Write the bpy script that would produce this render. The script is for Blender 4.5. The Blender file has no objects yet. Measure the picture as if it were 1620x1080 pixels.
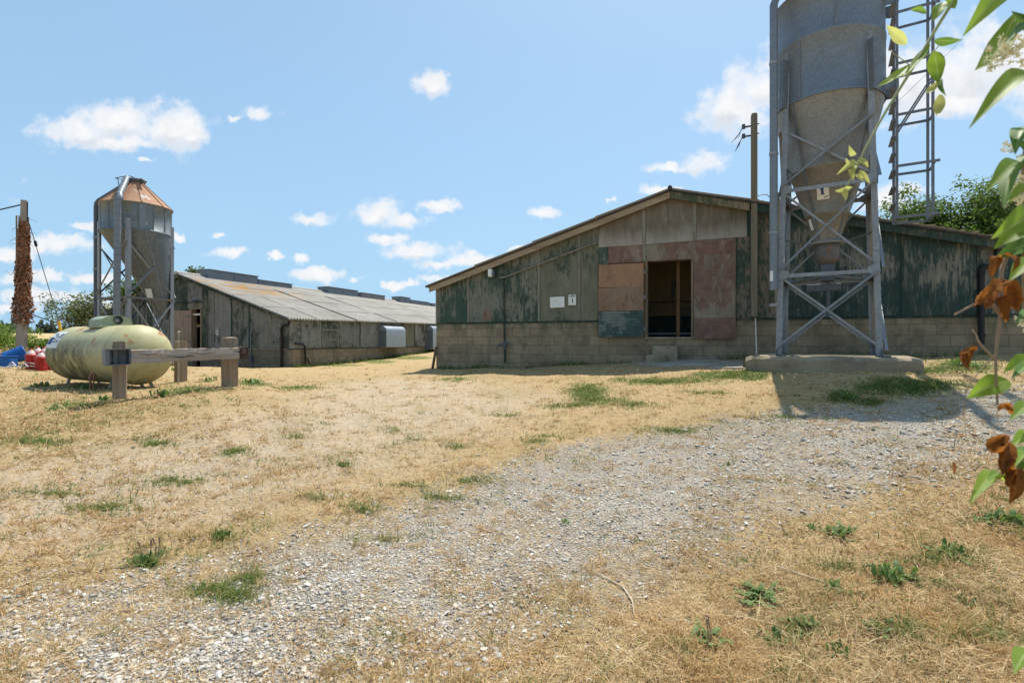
import bpy, bmesh, math, random
import numpy as np
from mathutils import Vector, Matrix
random.seed(7)
RNG = np.random.default_rng(11)
SC = bpy.context.scene
COL = SC.collection
R = math.radians
EYE = 1.45            # height of the lens above the ground under it
F = 800.0             # focal length in photo pixels (photo 1620 x 1080)
CX, CY = 810.0, 540.0

# ------------------------------------------------------------------ measuring helpers
def P(px, py, Y):
    return Vector(((px-CX)/F*Y, Y, EYE+(CY-py)/F*Y))

class Frame:
    """A local frame on the site: origin (x, y), x axis turned by ang."""
    def __init__(s, ox, oy, ang):
        s.o = np.array([ox, oy]); s.a = ang
        s.u = np.array([math.cos(ang), math.sin(ang)]); s.v = np.array([-math.sin(ang), math.cos(ang)])
    def hit_v(s, px, py, v=0.0):
        d = np.array([(px-CX)/F, 1.0]); t = (s.o+v*s.v).dot(s.v)/d.dot(s.v)
        p = d*t-s.o
        return (p.dot(s.u), v, EYE+(CY-py)/F*t)
    def hit_u(s, px, py, u=0.0):
        d = np.array([(px-CX)/F, 1.0]); t = (s.o+u*s.u).dot(s.u)/d.dot(s.u)
        p = d*t-s.o
        return (u, p.dot(s.v), EYE+(CY-py)/F*t)
    def world(s, u, v):
        return s.o+u*s.u+v*s.v
    def local(s, x, y):
        p = np.array([x, y])-s.o
        return p.dot(s.u), p.dot(s.v)

# ------------------------------------------------------------------ mesh helper
class MB:
    def __init__(s):
        s.v = []; s.f = []; s.m = []; s.sm = []
    def add(s, vs, fs, mat=0, smooth=False):
        b = len(s.v)
        s.v.extend([tuple(v) for v in vs])
        for f in fs:
            s.f.append(tuple(b+i for i in f)); s.m.append(mat); s.sm.append(smooth)
        return s
    def box(s, x0, x1, y0, y1, z0, z1, mat=0):
        vs = [(x0,y0,z0),(x1,y0,z0),(x1,y1,z0),(x0,y1,z0),(x0,y0,z1),(x1,y0,z1),(x1,y1,z1),(x0,y1,z1)]
        return s.add(vs, [(3,2,1,0),(4,5,6,7),(0,1,5,4),(1,2,6,5),(2,3,7,6),(3,0,4,7)], mat)
    def bar(s, p0, p1, w, h, up=(0,0,1), mat=0):
        p0 = Vector(p0); p1 = Vector(p1); d = (p1-p0).normalized(); up = Vector(up)
        if abs(d.dot(up)) > .98: up = Vector((1,0,0))
        a = d.cross(up).normalized()*w/2; b = a.cross(d).normalized()*h/2
        vs = [p0-a-b,p0+a-b,p0+a+b,p0-a+b,p1-a-b,p1+a-b,p1+a+b,p1-a+b]
        return s.add(vs, [(0,1,2,3),(7,6,5,4),(0,4,5,1),(1,5,6,2),(2,6,7,3),(3,7,4,0)], mat)
    def angle(s, p0, p1, w, t, a, b, mat=0):
        """L-section from p0 to p1: flanges run along a and b from the corner."""
        p0 = Vector(p0); p1 = Vector(p1); a = Vector(a).normalized(); b = Vector(b).normalized()
        sec = [Vector((0,0,0)), a*w, a*w+b*t, a*t+b*t, a*t+b*w, b*w]
        vs = [p0+q for q in sec]+[p1+q for q in sec]
        fs = [(i,(i+1)%6,(i+1)%6+6,i+6) for i in range(6)]+[(5,4,3,2,1,0),(6,7,8,9,10,11)]
        return s.add(vs, fs, mat)
    def tube(s, path, r, n=10, mat=0, caps=True, smooth=True):
        path = [Vector(p) for p in path]
        rs = r if isinstance(r, (list,tuple)) else [r]*len(path)
        rings = []; ref = None
        for i, p in enumerate(path):
            d = (path[min(i+1,len(path)-1)]-path[max(i-1,0)]).normalized()
            if ref is None:
                ref = Vector((0,0,1)) if abs(d.z) < .9 else Vector((1,0,0))
            a = (ref-d*ref.dot(d)).normalized(); b = d.cross(a); ref = a
            rings.append([p+(a*math.cos(2*math.pi*k/n)+b*math.sin(2*math.pi*k/n))*rs[i] for k in range(n)])
        vs = [v for ring in rings for v in ring]
        fs = [(i*n+k, i*n+(k+1)%n, (i+1)*n+(k+1)%n, (i+1)*n+k) for i in range(len(path)-1) for k in range(n)]
        s.add(vs, fs, mat, smooth)
        if caps:
            s.add(rings[0], [tuple(range(n-1,-1,-1))], mat); s.add(rings[-1], [tuple(range(n))], mat)
        return s
    def lathe(s, prof, n=48, c=(0,0), mat=0, smooth=True, off=None):
        """prof: (r, z) points; off: optional centre per point."""
        vs = []
        for i, (r, z) in enumerate(prof):
            ox, oy = off[i] if off else c
            vs += [(ox+r*math.cos(2*math.pi*k/n), oy+r*math.sin(2*math.pi*k/n), z) for k in range(n)]
        fs = [(i*n+k, i*n+(k+1)%n, (i+1)*n+(k+1)%n, (i+1)*n+k) for i in range(len(prof)-1) for k in range(n)]
        return s.add(vs, fs, mat, smooth)
    def slab(s, poly, axis, d0, d1, mat=0):
        """poly in (a, z); extruded along the other horizontal axis from d0 to d1. axis 'v': a is x; axis 'u': a is y."""
        n = len(poly)
        mk = (lambda a, z, d: (a, d, z)) if axis == 'v' else (lambda a, z, d: (d, a, z))
        vs = [mk(a, z, d0) for a, z in poly]+[mk(a, z, d1) for a, z in poly]
        fs = [tuple(range(n)), tuple(range(2*n-1, n-1, -1))]+[(i, i+n, (i+1)%n+n, (i+1)%n) for i in range(n)]
        return s.add(vs, fs, mat)
    def build(s, name, mats, parent=None, bevel=0.0, loc=None, fix=True, seg=2, auto=None):
        me = bpy.data.meshes.new(name)
        me.from_pydata(s.v, [], s.f)
        mats = mats if isinstance(mats, (list,tuple)) else [mats]
        for m in mats: me.materials.append(m)
        me.polygons.foreach_set('material_index', s.m)
        me.polygons.foreach_set('use_smooth', s.sm)
        if fix:
            bm = bmesh.new(); bm.from_mesh(me); bmesh.ops.recalc_face_normals(bm, faces=bm.faces); bm.to_mesh(me); bm.free()
        me.update()
        o = bpy.data.objects.new(name, me); COL.objects.link(o)
        if parent: o.parent = parent
        if loc: o.location = loc
        if bevel:
            md = o.modifiers.new('edge', 'BEVEL'); md.width = bevel; md.segments = seg; md.limit_method = 'ANGLE'; md.angle_limit = R(40)
        return o

def np_mesh(name, verts, faces, mat, smooth=False, parent=None, attrs=None):
    """verts (n,3), faces (m,k) all with the same k."""
    me = bpy.data.meshes.new(name)
    verts = np.asarray(verts, np.float32); faces = np.asarray(faces, np.int32)
    k = faces.shape[1]
    me.vertices.add(len(verts)); me.vertices.foreach_set('co', verts.ravel())
    me.loops.add(faces.size); me.loops.foreach_set('vertex_index', faces.ravel())
    me.polygons.add(len(faces))
    me.polygons.foreach_set('loop_start', np.arange(0, faces.size, k, dtype=np.int32))
    me.polygons.foreach_set('loop_total', np.full(len(faces), k, np.int32))
    me.polygons.foreach_set('use_smooth', np.full(len(faces), smooth, bool))
    for m in (mat if isinstance(mat, (list,tuple)) else [mat]): me.materials.append(m)
    for nm, arr in (attrs or {}).items():
        at = me.attributes.new(nm, 'FLOAT', 'POINT'); at.data.foreach_set('value', np.asarray(arr, np.float32))
    me.update(calc_edges=True); me.validate()
    o = bpy.data.objects.new(name, me); COL.objects.link(o)
    if parent: o.parent = parent
    return o

def tag(o, label=None, cat=None, group=None, kind=None):
    if label: o['label'] = label
    if cat: o['category'] = cat
    if group: o['group'] = group
    if kind: o['kind'] = kind
    return o

def empty(name, loc, rz, label, cat, group=None):
    o = bpy.data.objects.new(name, None); COL.objects.link(o)
    o.location = loc; o.rotation_euler = (0,0,rz); o.empty_display_size = .3
    return tag(o, label, cat, group)

def copy_tree(o, parent=None):
    c = o.copy(); COL.objects.link(c)
    if parent: c.parent = parent
    for ch in list(o.children): copy_tree(ch, c)
    return c

# ------------------------------------------------------------------ node helper
class NB:
    def __init__(s, name):
        s.mat = bpy.data.materials.new(name); s.mat.use_nodes = True
        s.t = s.mat.node_tree; s.n = s.t.nodes; s.n.clear()
        s.out = s.n.new('ShaderNodeOutputMaterial')
    def link(s, a, b): s.t.links.new(a, b)
    def setin(s, sock, v):
        if isinstance(v, bpy.types.NodeSocket): s.link(v, sock)
        elif v is not None:
            if sock.type == 'RGBA' and not isinstance(v, (int,float)) and len(v) == 3: v = (*v, 1)
            sock.default_value = v
    def obj(s): return s.n.new('ShaderNodeTexCoord').outputs['Object']
    def pos(s): return s.n.new('ShaderNodeNewGeometry').outputs['Position']
    def island(s): return s.n.new('ShaderNodeNewGeometry').outputs['Random Per Island']
    def objrand(s): return s.n.new('ShaderNodeObjectInfo').outputs['Random']
    def attr(s, nm):
        a = s.n.new('ShaderNodeAttribute'); a.attribute_name = nm; return a.outputs['Fac']
    def mapping(s, vec, scale=(1,1,1), loc=(0,0,0), rot=(0,0,0)):
        m = s.n.new('ShaderNodeMapping'); s.link(vec, m.inputs[0])
        m.inputs['Scale'].default_value = scale; m.inputs['Location'].default_value = loc; m.inputs['Rotation'].default_value = rot
        return m.outputs[0]
    def noise(s, vec, scale, detail=4, rough=.55, dist=0, color=False):
        x = s.n.new('ShaderNodeTexNoise'); s.link(vec, x.inputs['Vector'])
        x.inputs['Scale'].default_value = scale; x.inputs['Detail'].default_value = detail
        x.inputs['Roughness'].default_value = rough; x.inputs['Distortion'].default_value = dist
        return x.outputs['Color' if color else 'Fac']
    def voro(s, vec, scale, feature='F1', out='Distance', rand=1):
        x = s.n.new('ShaderNodeTexVoronoi'); x.feature = feature; s.link(vec, x.inputs['Vector'])
        x.inputs['Scale'].default_value = scale; x.inputs['Randomness'].default_value = rand
        return x.outputs[out]
    def ramp(s, fac, stops, interp='LINEAR'):
        x = s.n.new('ShaderNodeValToRGB'); s.link(fac, x.inputs[0]); x.color_ramp.interpolation = interp
        e = x.color_ramp.elements
        while len(e) < len(stops): e.new(.5)
        for i, (p, c) in enumerate(stops):
            e[i].position = p
            e[i].color = (c,c,c,1) if isinstance(c, (int,float)) else (*c, 1)
        return x.outputs[0]
    def mix(s, fac, a, b, mode='MIX'):
        x = s.n.new('ShaderNodeMix'); x.data_type = 'RGBA'; x.blend_type = mode
        s.setin(x.inputs[0], fac); s.setin(x.inputs[6], a); s.setin(x.inputs[7], b)
        return x.outputs[2]
    def math(s, op, a, b=None, c=None, clamp=False):
        x = s.n.new('ShaderNodeMath'); x.operation = op; x.use_clamp = clamp
        s.setin(x.inputs[0], a); s.setin(x.inputs[1], b); s.setin(x.inputs[2], c)
        return x.outputs[0]
    def sep(s, vec):
        x = s.n.new('ShaderNodeSeparateXYZ'); s.link(vec, x.inputs[0]); return x.outputs
    def comb(s, x, y, z=0):
        c = s.n.new('ShaderNodeCombineXYZ'); s.setin(c.inputs[0], x); s.setin(c.inputs[1], y); s.setin(c.inputs[2], z); return c.outputs[0]
    def step(s, fac, lo, hi):
        return s.ramp(fac, [(lo, 0.0), (hi, 1.0)])
    def bump(s, h, strength=.4, dist=.01, normal=None):
        b = s.n.new('ShaderNodeBump'); s.link(h, b.inputs['Height']); b.inputs['Strength'].default_value = strength; b.inputs['Distance'].default_value = dist
        if normal: s.link(normal, b.inputs['Normal'])
        return b.outputs[0]
    def bsdf(s, color, rough=.8, metal=0, normal=None, spec=.3):
        b = s.n.new('ShaderNodeBsdfPrincipled')
        s.setin(b.inputs['Base Color'], color); s.setin(b.inputs['Roughness'], rough); s.setin(b.inputs['Metallic'], metal)
        b.inputs['Specular IOR Level'].default_value = spec
        if normal: s.link(normal, b.inputs['Normal'])
        s.link(b.outputs[0], s.out.inputs[0]); s.b = b
        return s.mat
    def leafy(s, color, trans, rough=.5, t=.45, spec=.3):
        b = s.n.new('ShaderNodeBsdfPrincipled'); s.setin(b.inputs['Base Color'], color); b.inputs['Roughness'].default_value = rough
        b.inputs['Specular IOR Level'].default_value = spec
        tr = s.n.new('ShaderNodeBsdfTranslucent'); s.setin(tr.inputs[0], trans)
        m = s.n.new('ShaderNodeMixShader'); m.inputs[0].default_value = t
        s.link(b.outputs[0], m.inputs[1]); s.link(tr.outputs[0], m.inputs[2]); s.link(m.outputs[0], s.out.inputs[0])
        return s.mat

def plain(name, col, rough=.7, metal=0, var=.25, scale=6, bump=.0, spec=.3):
    n = NB(name); o = n.obj()
    f = n.noise(o, scale, 5, .6)
    lo = tuple(c*(1-var) for c in col); hi = tuple(min(1, c*(1+var)) for c in col)
    c = n.ramp(f, [(.3, lo), (.7, hi)])
    nor = n.bump(n.noise(o, scale*6, 4), bump, .01) if bump else None
    return n.bsdf(c, rough, metal, nor, spec)
# ------------------------------------------------------------------ materials
def m_board(name, base, paint, amount, sx=1.0, base2=None, stain=.35, seed=0.0, band=None, soft=.09):
    """Weathered sheet: streaky bare base with flaking paint; amount = share of paint left."""
    n = NB(name); o = n.mapping(n.obj(), (1,1,1), (seed*3.1, seed*1.7, seed*2.3))
    st = n.mapping(o, (4.0*sx, 4.0*sx, .75))
    streak = n.noise(st, 1.6, 7, .62)
    fine = n.noise(n.mapping(o, (30,30,3)), 1.2, 5, .65)
    big = n.noise(o, .9, 3)
    b2 = base2 or tuple(c*.74 for c in base)
    col = n.mix(n.step(streak, .35, .66), b2, base)
    col = n.mix(n.math('MULTIPLY', n.step(fine, .45, .8), .35), col, tuple(min(1, c*1.35) for c in base))
    # damp algae that runs down the boards
    alg = n.step(n.noise(n.mapping(o, (2.2,2.2,.3), (7,3,1)), 1.3, 6, .6), .56, .74)
    col = n.mix(n.math('MULTIPLY', alg, stain), col, (.055,.065,.025))
    flake = n.math('ADD', n.math('MULTIPLY', n.noise(n.mapping(o, (15*sx,15*sx,5.2), (2,9,4)), 1.0, 9, .74), .62), n.math('MULTIPLY', n.noise(n.mapping(o, (3.4*sx,3.4*sx,1.3), (8,1,4)), 1.0, 5, .6), .38))
    pm = n.math('ADD', n.math('MULTIPLY', flake, .75), n.math('MULTIPLY', big, .35))
    thr = 0.685-amount*.27
    if band:      # bleached foot of the sheet
        bz = n.math('ADD', n.math('DIVIDE', n.math('SUBTRACT', n.sep(n.obj())[2], band[0]), band[1]), n.math('MULTIPLY', n.math('SUBTRACT', n.noise(n.mapping(o, (5,5,.7), (6,6,1)), 1, 6, .65), .5), 1.5))
        bm_ = n.ramp(bz, [(0.0, .85), (.35, .75), (1.0, 0.0)])
        col = n.mix(bm_, col, band[2])
    hard = n.step(pm, thr, thr+.025); worn = n.step(pm, thr-soft, thr+soft)
    mask = n.math('ADD', n.math('MULTIPLY', hard, .55), n.math('MULTIPLY', worn, .40))
    pcol = n.mix(n.step(n.noise(o, 7, 4), .3, .7), tuple(c*.75 for c in paint), tuple(c*1.25 for c in paint))
    col = n.mix(mask, col, pcol)
    # grime in cloudy patches and a few nail stains
    gr = n.step(n.noise(n.mapping(o, (1,1,.8), (11,2,5)), 2.6, 8, .7), .48, .68)
    col = n.mix(n.math('MULTIPLY', gr, .24), col, (.085,.075,.055))
    nv = n.voro(n.mapping(o, (3.3,3.3,2.2)), 1.0); col = n.mix(n.ramp(nv, [(0.0, .9), (.020, .8), (.034, 0.0)]), col, (.07,.045,.03))
    h = n.math('ADD', n.math('MULTIPLY', mask, .5), n.math('MULTIPLY', fine, .6))
    return n.bsdf(col, .85, 0, n.bump(h, .5, .004), .2)

def m_block(name, axis='x', c1=(.36,.275,.195), c2=(.27,.205,.145), mortar=(.205,.16,.11), zoff=0.0, moss=.4, bw=.45, bh=.225, top=None):
    n = NB(name); o = n.obj(); x, y, z = n.sep(o)
    a = x if axis == 'x' else y
    wob = n.math('MULTIPLY', n.math('SUBTRACT', n.noise(o, 9, 3), .5), .014)
    vec = n.comb(a, n.math('ADD', n.math('SUBTRACT', z, zoff), wob))
    bk = n.n.new('ShaderNodeTexBrick'); n.link(vec, bk.inputs['Vector'])
    bk.inputs['Scale'].default_value = 1; bk.inputs['Brick Width'].default_value = bw; bk.inputs['Row Height'].default_value = bh
    bk.inputs['Mortar Size'].default_value = .009; bk.inputs['Mortar Smooth'].default_value = .4; bk.inputs['Bias'].default_value = 0
    n.setin(bk.inputs['Color1'], c1); n.setin(bk.inputs['Color2'], c2); n.setin(bk.inputs['Mortar'], mortar)
    col = bk.outputs['Color']
    big = n.noise(o, 1.1, 5, .6); mid = n.noise(o, 5, 6, .65); fine = n.noise(o, 60, 4, .7)
    col = n.mix(n.math('MULTIPLY', n.step(big, .40, .64), .45), col, (.155,.12,.08))
    col = n.mix(n.math('MULTIPLY', n.step(n.noise(n.mapping(o, (1,1,1), (3,3,9)), 3.1, 8, .7), .52, .66), .55), col, (.12,.095,.065))
    col = n.mix(n.math('MULTIPLY', n.step(mid, .48, .72), .4), col, (.42,.36,.28))
    col = n.mix(n.math('MULTIPLY', n.step(n.noise(n.mapping(o, (3,3,.6), (4,4,4)), 1, 6), .52, .7), moss), col, (.075,.085,.05))
    col = n.mix(n.math('MULTIPLY', n.step(fine, .55, .8), .35), col, (.09,.075,.06))
    if top:   # green paint and algae washed down from the boards
        run = n.math('ADD', n.math('SUBTRACT', z, top-.42), n.math('MULTIPLY', n.math('SUBTRACT', n.noise(n.mapping(o, (3.5,3.5,.5), (1,6,2)), 1.2, 6, .65), .5), 1.3))
        col = n.mix(n.math('MULTIPLY', n.step(run, .22, .5), .75), col, (.075,.10,.062))
    h = n.math('SUBTRACT', n.math('ADD', n.math('MULTIPLY', fine, .4), n.math('MULTIPLY', mid, .5)), n.math('MULTIPLY', bk.outputs['Fac'], .9))
    return n.bsdf(col, .92, 0, n.bump(h, .7, .012), .15)

def m_galv(name, base=(.42,.46,.50), rust=.0, rough=.5, metal=.55, sc=26, streak=.4):
    n = NB(name); o = n.obj()
    sp = n.voro(o, sc, out='Color'); s1 = n.sep(sp)[0]
    big = n.noise(o, 1.3, 5, .6)
    c = n.mix(n.step(s1, 0, 1), tuple(v*.82 for v in base), tuple(v*1.12 for v in base))
    c = n.mix(n.math('MULTIPLY', n.step(big, .4, .7), .35), c, tuple(v*.62 for v in base))
    stn = n.noise(n.mapping(o, (7,7,.4)), 1, 5, .6)
    c = n.mix(n.math('MULTIPLY', n.step(stn, .52, .75), streak), c, (.20,.20,.19))
    m = metal
    if rust:
        rm = n.step(n.noise(n.mapping(o, (2,2,.8), (5,1,2)), 2.2, 7, .68), .66-rust*.3, .76-rust*.3)
        c = n.mix(rm, c, n.mix(n.step(n.noise(o, 14, 4), .35, .65), (.16,.07,.035), (.32,.15,.07)))
        m = n.math('MULTIPLY', n.math('SUBTRACT', 1, rm), metal)
    rg = n.ramp(n.noise(o, 9, 4), [(.3, rough-.1), (.7, rough+.15)])
    return n.bsdf(c, rg, m, n.bump(n.noise(o, 4, 3), .08, .02), .4)

def m_wood(name, base, dark, axis='z', rough=.85, sc=1.0, cracks=.5):
    n = NB(name); o = n.obj()
    s = {'x': (.8,14,14), 'y': (14,.8,14), 'z': (14,14,.8)}[axis]
    v = n.mapping(o, tuple(q*sc for q in s))
    g = n.noise(v, 1.3, 7, .62, .6); g2 = n.noise(n.mapping(o, tuple(q*sc*.35 for q in s)), 1.3, 4)
    c = n.mix(n.step(g, .35, .7), dark, base)
    c = n.mix(n.math('MULTIPLY', n.step(g2, .4, .7), .4), c, tuple(q*1.3 for q in base))
    cr = n.step(n.noise(n.mapping(o, tuple(q*sc*.7 for q in s), (3,3,3)), 1.2, 3), .66, .72)
    c = n.mix(n.math('MULTIPLY', cr, cracks), c, tuple(q*.35 for q in dark))
    h = n.math('SUBTRACT', g, n.math('MULTIPLY', cr, cracks))
    return n.bsdf(c, rough, 0, n.bump(h, .7, .012), .2)

def m_roof(name):
    n = NB(name); o = n.obj()
    x, y, z = n.sep(o)
    big = n.noise(o, .55, 5, .6); mid = n.noise(o, 2.6, 6, .66); fine = n.noise(o, 24, 5, .7)
    c = n.mix(n.step(big, .35, .65), (.30,.275,.235), (.40,.37,.325))
    c = n.mix(n.math('MULTIPLY', n.step(mid, .45, .72), .5), c, (.22,.20,.17))
    c = n.mix(n.math('MULTIPLY', n.step(fine, .5, .75), .5), c, (.50,.47,.41))
    # orange lichen and spilt feed high on the near end
    lm = n.math('MULTIPLY', n.step(n.noise(n.mapping(o, (1,1,1), (3,8,0)), 1.8, 7, .7), .50, .66),
                n.math('MULTIPLY', n.ramp(y, [(0.0, 1.0), (1.0, 1.0)]), 1.0))
    d1 = n.math('SUBTRACT', 1, n.math('DIVIDE', n.math('ABSOLUTE', n.math('SUBTRACT', y, 2.2)), 4.6), clamp=True)
    d2 = n.math('SUBTRACT', 1, n.math('DIVIDE', n.math('ABSOLUTE', n.math('SUBTRACT', x, 9.0)), 2.0), clamp=True)
    lm = n.math('MULTIPLY', lm, n.math('MULTIPLY', n.math('MULTIPLY', d1, d2), 3.0), clamp=True)
    c = n.mix(lm, c, (.46,.26,.10))
    c = n.mix(n.math('MULTIPLY', n.step(n.noise(o, 1.2, 6, .7), .58, .7), .3), c, (.30,.19,.10))
    return n.bsdf(c, .9, 0, n.bump(fine, .3, .006), .2)

def m_rust_cone(name):
    n = NB(name); o = n.obj()
    f = n.noise(n.mapping(o, (1,1,1)), 2.4, 7, .66); g = n.noise(o, 12, 5, .6)
    c = n.mix(n.step(g, .3, .7), (.33,.165,.09), (.46,.275,.17))
    c = n.mix(n.step(n.noise(n.mapping(o, (1,1,1), (9,2,0)), .8, 5, .6), .58, .62), c, (.52,.49,.44))
    c = n.mix(n.math('MULTIPLY', n.step(f, .55, .75), .5), c, (.24,.09,.04))
    return n.bsdf(c, .8, 0, None, .25)

def m_tank(name):
    n = NB(name); o = n.obj(); x, y, z = n.sep(o)
    base = n.mix(n.step(n.noise(o, 2.2, 4), .35, .65), (.40,.37,.185), (.475,.44,.245))
    st = n.noise(n.mapping(o, (4.2,3.0,2.6), (0,0,0), (0,.5,0)), 1.3, 10, .76)
    side = n.step(n.math('ADD', st, n.math('MULTIPLY', n.math('ABSOLUTE', n.math('ADD', z, .15)), -.18)), .38, .50)
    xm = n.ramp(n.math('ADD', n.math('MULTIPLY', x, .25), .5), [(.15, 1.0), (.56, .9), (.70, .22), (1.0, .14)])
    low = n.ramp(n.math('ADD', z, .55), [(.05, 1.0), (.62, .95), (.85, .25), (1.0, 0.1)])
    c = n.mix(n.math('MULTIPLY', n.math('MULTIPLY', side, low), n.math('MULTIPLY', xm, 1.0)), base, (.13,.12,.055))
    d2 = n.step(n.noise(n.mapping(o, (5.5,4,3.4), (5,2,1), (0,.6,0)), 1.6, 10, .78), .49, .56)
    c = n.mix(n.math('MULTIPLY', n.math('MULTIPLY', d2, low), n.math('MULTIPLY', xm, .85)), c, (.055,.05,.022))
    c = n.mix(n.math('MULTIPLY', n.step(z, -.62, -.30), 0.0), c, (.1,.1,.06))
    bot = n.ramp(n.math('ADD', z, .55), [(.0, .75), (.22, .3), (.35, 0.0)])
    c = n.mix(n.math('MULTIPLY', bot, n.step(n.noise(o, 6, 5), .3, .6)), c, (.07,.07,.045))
    rm = n.math('MULTIPLY', n.step(n.noise(n.mapping(o, (1.4,1.4,1.4), (2.2,5,1)), 2.3, 5, .55), .585, .60), n.step(z, .12, .28))
    c = n.mix(rm, c, n.mix(n.step(n.noise(o, 20, 3), .4, .6), (.30,.12,.05), (.44,.24,.10)))
    return n.bsdf(c, .55, 0, n.bump(n.noise(o, 30, 4), .06, .01), .35)

def m_bark(name, a=(.20,.155,.11), b=(.09,.07,.05)):
    n = NB(name); o = n.obj(); g = n.noise(n.mapping(o, (9,9,1.6)), 1, 6, .65)
    return n.bsdf(n.ramp(g, [(.35, b), (.68, a)]), .9, 0, n.bump(g, .8, .03), .15)

def m_foliage(name, dark, light, tr, t=.4):
    n = NB(name); i = n.island(); o = n.obj()
    big = n.noise(o, .8, 3)
    f = n.math('ADD', n.math('MULTIPLY', i, .6), n.math('MULTIPLY', big, .4))
    return n.leafy(n.ramp(f, [(.15, dark), (.85, light)]), n.ramp(f, [(.15, tuple(c*.6 for c in tr)), (.85, tr)]), .55, t, .25)

def m_leaf(name, dark, light, tr, midrib=(.45,.5,.2), t=.5, rough=.42):
    n = NB(name); lx = n.attr('across'); ly = n.attr('along')
    r = n.objrand(); o = n.obj()
    base = n.mix(r, dark, light)
    vein = n.ramp(n.math('ABSOLUTE', lx), [(0.0, 1.0), (.07, .7), (.14, 0.0)])
    w = n.n.new('ShaderNodeTexWave'); w.inputs['Scale'].default_value = 2.2; w.inputs['Distortion'].default_value = 1.0
    n.link(n.comb(n.math('SUBTRACT', n.math('MULTIPLY', ly, 3.0), n.math('MULTIPLY', n.math('ABSOLUTE', lx), 1.0)), 0), w.inputs['Vector'])
    sv = n.math('MULTIPLY', n.step(w.outputs['Fac'], .75, 1), .22)
    mott = n.math('MULTIPLY', n.step(n.noise(o, 60, 4, .6), .45, .8), .3)
    c = n.mix(sv, base, midrib); c = n.mix(n.math('MULTIPLY', vein, .7), c, midrib); c = n.mix(mott, c, tuple(q*.6 for q in dark))
    tc = n.mix(n.math('MULTIPLY', vein, .5), n.mix(r, tuple(q*.75 for q in tr), tr), midrib)
    tc = n.mix(sv, tc, tuple(q*.6 for q in tr)); tc = n.mix(mott, tc, tuple(q*.55 for q in tr))
    return n.leafy(c, tc, rough+.1, t, .2 if rough < .6 else .1)

GREEN = (.034,.072,.054)
M = {}
M['board_a'] = m_board('flaking_green_board_a', (.235,.22,.185), GREEN, .62, sx=1.7, seed=1)
M['board_b'] = m_board('flaking_green_board_b', (.235,.225,.185), GREEN, .54, sx=1.7, seed=2)
M['board_c'] = m_board('flaking_green_board_c', (.23,.225,.175), (.030,.058,.045), .55, sx=1.7, seed=3)
M['board_d'] = m_board('olive_board', (.20,.195,.14), (.045,.07,.05), .34, seed=4, stain=.55)
M['board_e'] = m_board('dark_green_board', (.25,.235,.19), (.018,.050,.048), .72, sx=2.2, seed=5)
M['board_f'] = m_board('dark_green_board_f', (.25,.235,.195), (.018,.048,.046), .66, sx=2.2, seed=6)
M['board_g'] = m_board('green_and_bare_board', (.26,.20,.15), GREEN, .50, seed=7)
M['cement_a'] = m_board('grey_brown_cement_board', (.205,.17,.125), (.44,.42,.39), .02, sx=1.6, seed=8, stain=.4, base2=(.14,.113,.08), band=(EYE+2.22, .50, (.37,.335,.295)))
M['cement_b'] = m_board('grey_brown_cement_board_b', (.20,.165,.12), (.44,.42,.40), .06, sx=1.6, seed=9, stain=.4, base2=(.145,.118,.085), band=(EYE+2.22, .50, (.38,.345,.305)))
M['red_a'] = m_board('faded_red_board', (.33,.25,.20), (.185,.105,.082), .66, seed=10, stain=.2)
M['red_b'] = m_board('faded_red_grey_board', (.285,.25,.19), (.185,.11,.085), .50, seed=11, stain=.2)
M['ply_a'] = m_board('orange_plywood', (.30,.182,.115), (.25,.15,.095), .4, seed=12, stain=.05, base2=(.36,.20,.115))
M['ply_b'] = m_board('split_plywood', (.29,.205,.145), (.235,.14,.085), .4, seed=13, stain=.1)
M['teal'] = m_board('teal_board', (.20,.225,.205), (.036,.075,.073), .70, sx=.4, seed=14, stain=.1)
M['grey_a'] = m_board('grey_weathered_board', (.235,.23,.21), (.035,.045,.036), .42, seed=15, stain=.5)
M['grey_b'] = m_board('grey_green_weathered_board', (.215,.215,.19), (.03,.05,.038), .52, seed=16, stain=.55)
M['grey_c'] = m_board('pale_grey_weathered_board', (.275,.265,.245), (.04,.05,.04), .38, seed=17, stain=.45)
M['grey_d'] = m_board('dark_green_weathered_board', (.16,.16,.12), (.025,.045,.033), .6, seed=18, stain=.5)
M['door_pink'] = m_board('pinkish_plywood_door', (.36,.265,.20), (.28,.20,.15), .25, seed=19, stain=.1)
M['block'] = m_block('concrete_block_wall', 'x', (.36,.275,.178), (.25,.19,.122), zoff=0.0, moss=.45, top=EYE+.52)
M['block_side'] = m_block('concrete_block_side_wall', 'y', (.30,.235,.16), (.23,.18,.125), moss=.5)
M['block_grey'] = m_block('grey_block_wall', 'x', (.20,.165,.125), (.16,.135,.105), moss=.5)
M['fascia'] = m_wood('bare_bargeboard', (.38,.30,.205), (.22,.165,.11), 'x', sc=.8)
M['fascia_green'] = m_board('green_bargeboard', (.32,.25,.17), (.055,.085,.05), .5, seed=20, stain=.2)
M['dark_edge'] = plain('dark_sheet_edge', (.055,.05,.05), .8)
M['roof'] = m_roof('fibre_cement_roof')
M['batten'] = m_board('grey_batten', (.27,.25,.2), (.06,.085,.06), .25, seed=21, stain=.4)
M['batten_dark'] = m_board('dark_batten', (.14,.13,.10), (.02,.05,.045), .7, seed=22)
M['black'] = plain('black_plastic', (.012,.012,.013), .45)
M['timber'] = m_wood('raw_timber_post', (.19,.115,.06), (.12,.07,.036), 'z')
M['frame_wood'] = m_wood('weathered_door_frame', (.26,.20,.14), (.15,.11,.075), 'z')
M['dark_ply'] = m_board('interior_plywood', (.34,.25,.14), (.25,.18,.10), .3, seed=23, stain=.1)
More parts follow.
